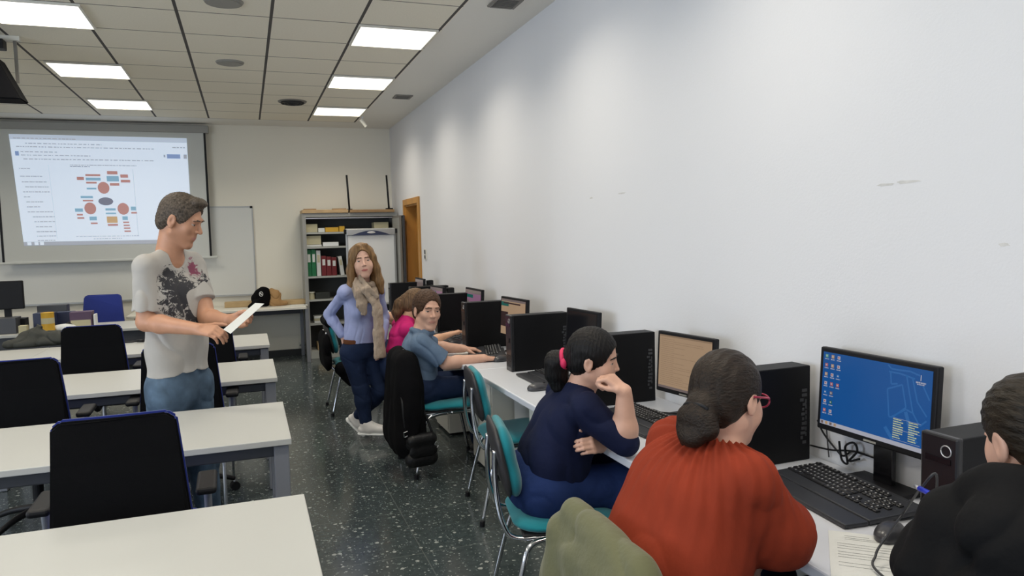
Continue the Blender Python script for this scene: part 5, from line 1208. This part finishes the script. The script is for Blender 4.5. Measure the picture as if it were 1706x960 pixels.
F.chain([H(0, -.125, -.030), H(-.005, -.155, -.05), H(-.01, -.150, -.10), H(-.01, -.13, -.15), H(-.02, -.12, -.19)], [.032, .046, .046, .034, .012], .02)
F.wave(lambda x, y, z: np.sin(x*330+z*60)*np.sin(y*280+z*110), .0014); hr = F.build('hair', ['hair_black'], nav)
q = MB(); O_ = Vector(nav.location); q.tube([Vector(H(.034*math.cos(a), -.122-.012*math.sin(a), -.028+.034*math.sin(a)))-O_ for a in np.linspace(0, 2*PI, 13)], .010, 'pinkclip', 10, 3); q.ell(Vector(H(.035, -.115, -.035))-O_, (.015, .014, .022), 'pinkclip'); q.build('scrunchie', nav)

# ---- woman in rust, seen from behind
t_ = dict(cw=.190, ww=.195, hw=.19, dep=.74, bust=.06, belly=.10)
hc = A3(1214, 662, 1.64)
H, g, F = seated(1.64, hc, 74, -14, 4, 92, A3(1180, 768, 1.66), .175, (.96, 1.66, .57), .11, (1.42, 1.76, .57), (1.42, 1.54, .57),
    ((1.30, 1.92, .80), (1.38, 1.70, .72)), ((1.36, 1.47, .775), (1.37, 1.62, .72)), t_, None, '', 1.02, (.060, .052, .030), (.108, .078, .05), A3(1200, 728, 1.64))
g.wrR = A3(1280, 915, 1.60); g.elR = A3(1304, 880, 1.50)
g.wrL = np.array([1.29, 1.72, .74])
F = Field(.0042); head_prims(F, H, g.neck, False, .052); g.torso(F, -.012, **t_)
for s_ in 'LR': g.arm(F, s_, .056, .050, .030); g.leg(F, s_, .098, .07, .047)
hand_prims(F, g.wrR, (-.55, .80, -.25), (.5, .1, .8), -1, (30, 40, 20), .95); hand_prims(F, g.wrL, (-.1, -.85, -.2), (.2, -.1, .9), 1, (30, 40, 20), .95)
rus = person_root(F, ['skin', 'lip'], H, (.98, 1.66, 0), 'seated woman in a rust-orange blouse seen from behind with a low bun')
add_face(H, rus, 'hair_dark')
F = Field(.0045); ch, wa, pel, up, side, fw = g.torso(F, .012, **t_, k=.07)
F.arm_ = None
g.arm(F, 'R', .072, .068, .05, .004, to=1.45, k=.05); g.arm(F, 'L', .072, .070, .05, .004, to=1.45, k=.05)
F.cap(g.elR+(g.wrR-g.elR)*.45, g.elR+(g.wrR-g.elR)*.62, .050, .043, .02)
F.ell(g.elR+np.array([.03, -.035, .0]), (.04, .035, .03), None, .03)
F.cap(g.neck+up*.00, H(0, -.02, -.08), .068, .062, .006, sub=True); F.ell(g.neck-fw*.02+up*.02, (.088, .080, .040), (side, fw, up), .006, None, True)
nk = g.neck
def gather(x, y, z):
    a = np.arctan2(y-nk[1], x-nk[0]); d = np.sqrt((x-nk[0])**2+(y-nk[1])**2+(z-nk[2])**2); return np.sin(a*34+np.sin(d*20))*np.clip((.36-d)/.25, 0, 1)
F.wave(gather, .0042); F.wave(folds(15, (1, 1, .6), 15), .012)
F.build('blouse', ['rust'], rus)
seated_trousers(g, rus, 'denim_d', (.108, .08, .052), .17, fw)
for s_ in 'LR': shoe(rus, getattr(g, 'an'+s_), 92, 'shoe_d', 'dgrey', 0, .95)
F = Field(.0033); S = H.sc; F.ell(H(0, -.018, .030), np.array((.084, .104, .096))*S, H.ax(), .01); F.ell(H(0, -.055, -.02), np.array((.072, .060, .070))*S, H.ax(), .02)
F.ell(H(0, .112, -.036), np.array((.090, .080, .108))*S, H.ax(), .008, None, True); F.cut(H(0, -.03, -.085), H.u*-1+H.f*.2)
for s_ in (-1, 1): F.ell(H(s_*.090, .014, -.028), np.array((.02, .030, .040))*S, H.ax(), .006, None, True)
F.wave(lambda x, y, z: np.sin(((x-hc[0])*H.r[0]+(y-hc[1])*H.r[1])*260+z*40)*1.0, .0013)
bun = H(.0, -.118, -.055)
F.ell(H(0, -.112, -.030), np.array((.040, .03, .03))*S, H.ax(), .02); F.ell(H(-.004, -.116, -.062), np.array((.058, .036, .038))*S, H.ax(), .012)
F.ell(H(-.030, -.110, -.090), np.array((.036, .030, .034))*S, H.ax(), .012); F.ell(H(.026, -.112, -.088), np.array((.034, .028, .030))*S, H.ax(), .012); F.ell(H(-.040, -.095, -.118), np.array((.026, .024, .028))*S, H.ax(), .012); F.ell(H(-.01, -.12, -.11), np.array((.04, .03, .03))*S, H.ax(), .012)
F.build('hair', ['hair_dark'], rus)
q = MB(); O_ = Vector(rus.location); q.tube([Vector(H(.036*math.cos(a), -.128-.010*math.sin(a), -.040+.012*math.sin(a)))-O_ for a in np.linspace(0, 2*PI, 13)], .005, 'black', 8, 3); q.build('hair_tie', rus)
q = MB()
for s_ in (-1, 1):
    q.tube([Vector(H(s_*.033+.024*math.cos(a), .098, .003+.018*math.sin(a)))-O_ for a in np.linspace(0, 2*PI, 17)], .0025, 'specs', 8, 0); q.tube([Vector(H(s_*.057, .095, .010))-O_, Vector(H(s_*.083, .05, .010))-O_, Vector(H(s_*.083, -.01, .008))-O_], .003, 'specs', 8, 3)
q.tube([Vector(H(-.010, .100, .006))-O_, Vector(H(.010, .100, .006))-O_], .002, 'specs', 6, 0); q.build('glasses', rus)

# ---- person in the black hoodie at the right edge
t_ = dict(cw=.145, ww=.15, hw=.16, dep=.70)
hc = A3(1722, 728, .98)
H, g, F = seated(.95, hc, 16, -12, 6, 60, A3(1726, 905, .93), .128, (1.12, .74, .57), .10, (1.44, .96, .57), (1.46, .70, .57),
    ((1.36, 1.12, .80), (1.42, 1.06, 1.0)), ((1.50, .70, .80), (1.58, .86, .80)), t_, None, '', .98, (.052, .045, .029), (.095, .07, .048), A3(1722, 852, .95))
g.elL = A3(1540, 950, 1.08); g.wrL = A3(1630, 842, 1.06)
F = Field(.0042); head_prims(F, H, g.neck, False, .052); g.torso(F, -.012, **t_)
for s_ in 'LR': g.arm(F, s_, .052, .045, .029); g.leg(F, s_, .085, .06, .044)
hand_prims(F, g.wrL, A3(1650, 795, 1.04)-g.wrL, (-.5, .2, .2), 1, (60, 70, 40), .92); hand_prims(F, g.wrR, (.6, .6, -.1), (0, 0, 1), -1, (22, 35, 20), .95)
hoo = person_root(F, ['skin', 'lip'], H, (1.02, .74, 0), 'person in a black hoodie with pulled-back hair cut off by the right edge')
add_face(H, hoo, 'hair_dbrown')
F = Field(.0045); ch, wa, pel, up, side, fw = g.torso(F, .018, **t_, k=.06)
for s_ in 'LR': g.arm(F, s_, .056, .054, .042, .004, to=1.85, k=.04)
hd = [g.neck+side*.085*math.cos(a)+fw*(-.02+.075*math.sin(a))+up*(-.01-.03*math.sin(a)) for a in np.linspace(0, 2*PI, 15)]
F.chain(hd, [.032]*15, .03); F.ell(g.neck-fw*.11-up*.08, (.11, .05, .08), (side, fw, up), .04); F.cap(g.neck+up*.02, H(0, -.02, -.06), .060, .060, .01, sub=True)
F.wave(folds(15, (1, 1, .9), 16), .009); F.build('hoodie', ['hoodie'], hoo)
seated_trousers(g, hoo, 'denim_d', (.095, .07, .05), .15, fw)
for s_ in 'LR': shoe(hoo, getattr(g, 'an'+s_), 80, 'shoe_d', 'dgrey', 0, .95)
F = Field(.0033); S = H.sc; F.ell(H(0, -.014, .034), np.array((.083, .102, .095))*S, H.ax(), .01); F.ell(H(0, -.055, -.02), np.array((.070, .058, .070))*S, H.ax(), .02)
F.ell(H(0, .112, -.036), np.array((.094, .100, .118))*S, H.ax(), .008, None, True); F.cut(H(0, -.04, -.058), H.u*-1+H.f*.3)
for s_ in (-1, 1): F.ell(H(s_*.090, .012, -.026), np.array((.02, .032, .042))*S, H.ax(), .006, None, True)
F.chain([H(0, -.09, .06), H(0, -.13, .06), H(0, -.17, .02), H(0, -.17, -.08)], [.035, .03, .04, .02], .02)
F.wave(lambda x, y, z: np.sin(z*300+x*60)*np.sin(y*60+x*80), .0013); F.build('hair', ['hair_dbrown'], hoo)

# ================================================================ TEAL VISITOR CHAIRS
def make_visitor():
    o = empty('visitor_chair', (0, 0, 0))                       # faces +x, back at x = -.22
    F = Field(.006); F.cap((-.10, -.10, .455), (-.10, .10, .455), .12, .12, .06, ((0, 0, 1), .27)); F.cap((.10, -.11, .455), (.10, .11, .455), .12, .12, .06, ((0, 0, 1), .27)); F.build('seat', ['teal'], o)
    q = MB(); q.box((0, 0, .423), (.38, .38, .014), 'shell', .006); q.build('seat_pan', o)
    F = Field(.006); n = vn((1, 0, .18)); F.cap((-.215, -.09, .64), (-.215, .09, .64), .085, .085, .05, (n, .42)); F.cap((-.242, -.085, .765), (-.242, .085, .765), .085, .085, .05, (n, .42)); F.build('backrest', ['teal'], o)
    F = Field(.006); F.cap((-.243, -.09, .64), (-.243, .09, .64), .088, .088, .05, (n, .22)); F.cap((-.270, -.085, .765), (-.270, .085, .765), .088, .088, .05, (n, .22)); F.build('back_shell', ['shell'], o)
    for s_ in (-1, 1):
        q = MB(); q.tube([(-.285, s_*.125, .76), (-.290, s_*.13, .68), (-.285, s_*.15, .56), (-.262, s_*.165, .46), (-.22, s_*.175, .415), (-.10, s_*.18, .41), (.16, s_*.18, .412)], .0115, 'chrome', 10, 5); q.build('back_frame', o)
        q = MB(); q.tube([(-.27, s_*.245, .012), (-.20, s_*.215, .30), (-.165, s_*.20, .385), (-.10, s_*.19, .405), (-.02, s_*.185, .408)], .0115, 'chrome', 10, 5); q.cyl((-.272, s_*.246, 0), (-.27, s_*.245, .03), .015, 'black'); q.build('leg', o)
        q = MB(); q.tube([(.25, s_*.23, .012), (.19, s_*.205, .30), (.16, s_*.195, .385), (.10, s_*.19, .405), (.0, s_*.185, .408)], .0115, 'chrome', 10, 5); q.cyl((.252, s_*.231, 0), (.25, s_*.23, .03), .015, 'black'); q.build('leg', o)
    return o
vc = make_visitor()
vl = [((1.20, 2.80), -.20, 'teal chair under the woman in navy, with chrome frame'),
      ((1.46, 4.02), -.12, 'empty teal chair with dark back shell between the blue shirt and the navy top'),
      ((1.26, 5.0), .03, 'teal chair under the man in blue with a black coat on its back'),
      ((1.45, 5.92), .0, 'teal chair under the woman in pink'),
      ((.94, 7.0), .0, 'teal chair with dark cloth on its back, left of the standing woman'),
      ((1.10, 1.66), .0, 'chair under the woman in rust, covered by the olive jacket'),
      ((1.10, .72), .5, 'chair under the person in the black hoodie')]
for i, ((x, y), rz, lb) in enumerate(vl):
    o = vc if i == 0 else copy_tree(vc); o.location = (x, y, 0); o.rotation_euler = (0, 0, rz); props(o, lb, 'chair', 'teal visitor chairs')

# ================================================================ CLOTH ON CHAIRS, BAGS
# olive jacket over the near chair back
F = Field(.005); cx, cy = .835, 1.66
F.cap((cx, cy-.185, .83), (cx-.005, cy+.17, .845), .038, .038, .03)
F.cap((cx-.015, cy-.19, .74), (cx-.015, cy+.18, .74), .085, .085, .05, ((1, 0, 0), .72)); F.cap((cx-.025, cy-.21, .58), (cx-.03, cy+.20, .58), .11, .11, .06, ((1, 0, 0), .60)); F.cap((cx-.04, cy-.24, .44), (cx-.04, cy+.24, .42), .11, .11, .06, ((1, 0, 0), .6))
F.cap((cx-.03, cy+.215, .78), (cx-.06, cy+.25, .40), .035, .055, .04); F.cap((cx+.0, cy-.215, .80), (cx-.02, cy-.25, .45), .035, .055, .04)
F.wave(lambda x, y, z: np.sin(y*52+np.sin(z*13)*1.2+x*20)*np.clip((.84-z)*3.5, 0, 1), .006)
F.wave(folds(24, (1, 1, .3), 21), .007); F.cap((cx-.02, cy-.17, .815), (cx-.02, cy+.16, .83), .022, .022, .008)
F.cut((0, 0, .36), (0, 0, -1)); o = F.build('olive_jacket', ['olivec'], None, (cx, cy, .36)); props(o, 'olive green jacket draped over the chair back behind the woman in rust', 'jacket')
# black coat over the chair of the man in blue
F = Field(.006); cx, cy = .985, 4.98
F.cap((cx-.005, cy-.14, .785), (cx-.005, cy+.15, .785), .066, .066, .05); F.cap((cx-.005, cy-.15, .70), (cx-.005, cy+.155, .70), .095, .095, .08, ((1, 0, 0), .8)); F.cap((cx, cy-.16, .62), (cx, cy+.16, .62), .11, .11, .05, ((1, 0, 0), .8)); F.cap((cx-.01, cy-.17, .50), (cx-.01, cy+.15, .50), .11, .11, .10, ((1, 0, 0), .7)); F.cap((cx-.02, cy-.17, .38), (cx-.03, cy+.14, .38), .12, .12, .10, ((1, 0, 0), .6)); F.cap((cx-.04, cy-.17, .24), (cx-.06, cy+.13, .26), .12, .12, .08, ((1, 0, 0), .6))
F.cap((cx+.015, cy-.15, .72), (cx+.05, cy-.19, .22), .045, .065, .04); F.wave(lambda x, y, z: np.sin(y*50+x*40+np.sin(z*9)*1.5)*np.clip((.85-z)*3, 0, 1), .003); F.wave(folds(17, (1, 1, .3), 22), .007); F.cut((0, 0, .15), (0, 0, -1))
o = F.build('black_coat', ['fabricblack'], None, (cx, cy, .14)); props(o, 'long black coat hanging from the chair of the man in blue', 'coat')
# dark cloth on the chair by the standing woman
F = Field(.006); cx, cy = .655, 7.0
F.cap((cx+.02, cy-.16, .85), (cx+.02, cy+.16, .85), .045, .045, .03); F.cap((cx-.01, cy-.17, .65), (cx-.01, cy+.17, .65), .10, .10, .05, ((1, 0, 0), .4)); F.cap((cx, cy-.17, .5), (cx-.01, cy+.17, .5), .10, .10, .05, ((1, 0, 0), .4)); F.cap((cx+.12, cy-.2, .42), (cx+.2, cy-.2, .30), .07, .05, .05)
F.wave(folds(24, (1, 1, .4), 23), .007); o = F.build('dark_jacket', ['fabricblack'], None, (cx, cy, .4)); props(o, 'dark jacket on the teal chair left of the standing woman', 'jacket')
# black shoulder bag hanging from the coat chair
bp = empty('shoulder_bag', (1.03, 4.72, .085), .15, 'black leather shoulder bag with silver buckle hanging below the black coat', 'bag')
F = Field(.005); F.cap((-.06, 0, .06), (.06, 0, .06), .055, .055, .03, ((0, 1, 0), .9)); F.cap((-.06, 0, .17), (.055, 0, .17), .055, .055, .03, ((0, 1, 0), .8)); o = F.build('body', ['leather'], None, (0, 0, 0)); o.parent = bp
F = Field(.005); F.cap((-.065, -.02, .19), (.06, -.02, .19), .045, .045, .02, ((0, 1, 0), .9)); F.cap((-.06, -.045, .12), (.06, -.045, .12), .04, .04, .02, ((0, 1, 0), .3)); o = F.build('flap', ['leather'], None, (0, 0, 0)); o.parent = bp
q = MB(); q.tube([(-.09, 0, .20), (-.11, .0, .32), (-.11, .03, .46), (-.09, .12, .56)], .010, 'leather', 8, 5); q.tube([(.09, .0, .20), (.04, .05, .38), (-.02, .06, .50), (-.05, .14, .56)], .009, 'leather', 8, 5); q.build('strap', bp)
q = MB()
for a, b_ in (((-.125, -.02, .255), (-.085, -.02, .265)), ((-.085, -.02, .265), (-.082, -.02, .235)), ((-.082, -.02, .235), (-.122, -.02, .225)), ((-.122, -.02, .225), (-.125, -.02, .255))): q.cyl(a, b_, .004, 'chrome')
q.build('buckle', bp)
q = MB(); q.tube([(.09+.012*math.cos(a), -.05, .15+.02*math.sin(a)) for a in np.linspace(0, 2*PI, 13)], .003, 'chrome', 8, 0); q.build('ring', bp)
# dark bag on the farthest left desk
F = Field(.006); a = atz(62, 578, .745); b_ = np.array([a.x, a.y+.10, .742])
F.cap(b_+np.array([-.20, -.06, .03]), b_+np.array([.24, -.02, .03]), .07, .06, .05, ((0, 0, 1), .7)); F.cap(b_+np.array([-.10, 0, .07]), b_+np.array([.14, 0, .07]), .07, .06, .05); F.cap(b_+np.array([-.02, 0, .12]), b_+np.array([.0, 0, .16]), .055, .03, .05); F.cap(b_+np.array([0, 0, .15]), b_+np.array([-.01, .0, .185]), .022, .012, .02)
F.wave(folds(28, (1, 1, 1), 24), .010); F.cut((0, 0, .7425), (0, 0, -1)); o = F.build('nylon_bag', ['darkbag'], None, tuple(b_)); props(o, 'crumpled dark grey-green bag on the farthest left desk', 'bag')
a = atz(228, 569, .75); q = MB(); q.tube([a+Vector((-.16, .02, 0)), a+Vector((-.05, -.01, 0)), a+Vector((.04, 0, .004))], .008, 'black', 8, 4); q.tube([a+Vector((.0, .005, .004)), a+Vector((.06, -.02, .004))], .014, 'black', 8, 2); q.build('phone_cable', None, 'short black cable or strap lying on the farthest right student desk', 'cable', loc=tuple(a))
# black cap and brown bag on the counter
c = A3(436, 503, 10.25); c[2] = .742
F = Field(.005); F.ell(c+np.array([0, 0, .10]), (.13, .11, .12), None, .02); F.ell(c+np.array([.03, 0, .19]), (.09, .09, .07), None, .04); F.ell(c+np.array([-.08, -.10, .06]), (.11, .07, .035), (vn((1, .3, .6)), vn((-.3, 1, 0)), vn((-.6, 0, 1))), .02); F.cut((0, 0, .7425), (0, 0, -1)); F.wave(lambda x, y, z: np.sin(x*50+z*40), .003)
o = F.build('baseball_cap', ['fabricblack'], None, tuple(c)); props(o, 'black cap with a small white emblem on the back counter', 'cap')
q = MB(); e0 = A3(435, 490, 10.125)-c; q.tube([(e0[0]+.022*math.cos(a), e0[1]-.005, e0[2]+.03*math.sin(a)) for a in np.linspace(0, 2*PI, 17)], .004, 'logo', 8, 0); q.tube([(e0[0]-.012, e0[1]-.006, e0[2]+.015), (e0[0]+.012, e0[1]-.006, e0[2]-.015)], .007, 'logo', 8, 0); q.build('emblem', o)
c = A3(458, 503, 10.22); c[2] = .742
F = Field(.005); F.cap(c+np.array([0, 0, .05]), c+np.array([.02, 0, .14]), .085, .07, .03, ((0, 1, 0), .7)); F.cap(c+np.array([.05, 0, .04]), c+np.array([.14, 0, .03]), .05, .03, .03); F.cap(c+np.array([-.02, 0, .15]), c+np.array([-.03, 0, .21]), .045, .03, .03, ((0, 1, 0), .5)); F.wave(folds(40, (1, 1, 1), 25), .010); F.cut((0, 0, .7425), (0, 0, -1))
o = F.build('paper_bag', ['kraft'], None, tuple(c)); props(o, 'crumpled brown paper bag on the back counter beside the black cap', 'paper bag')
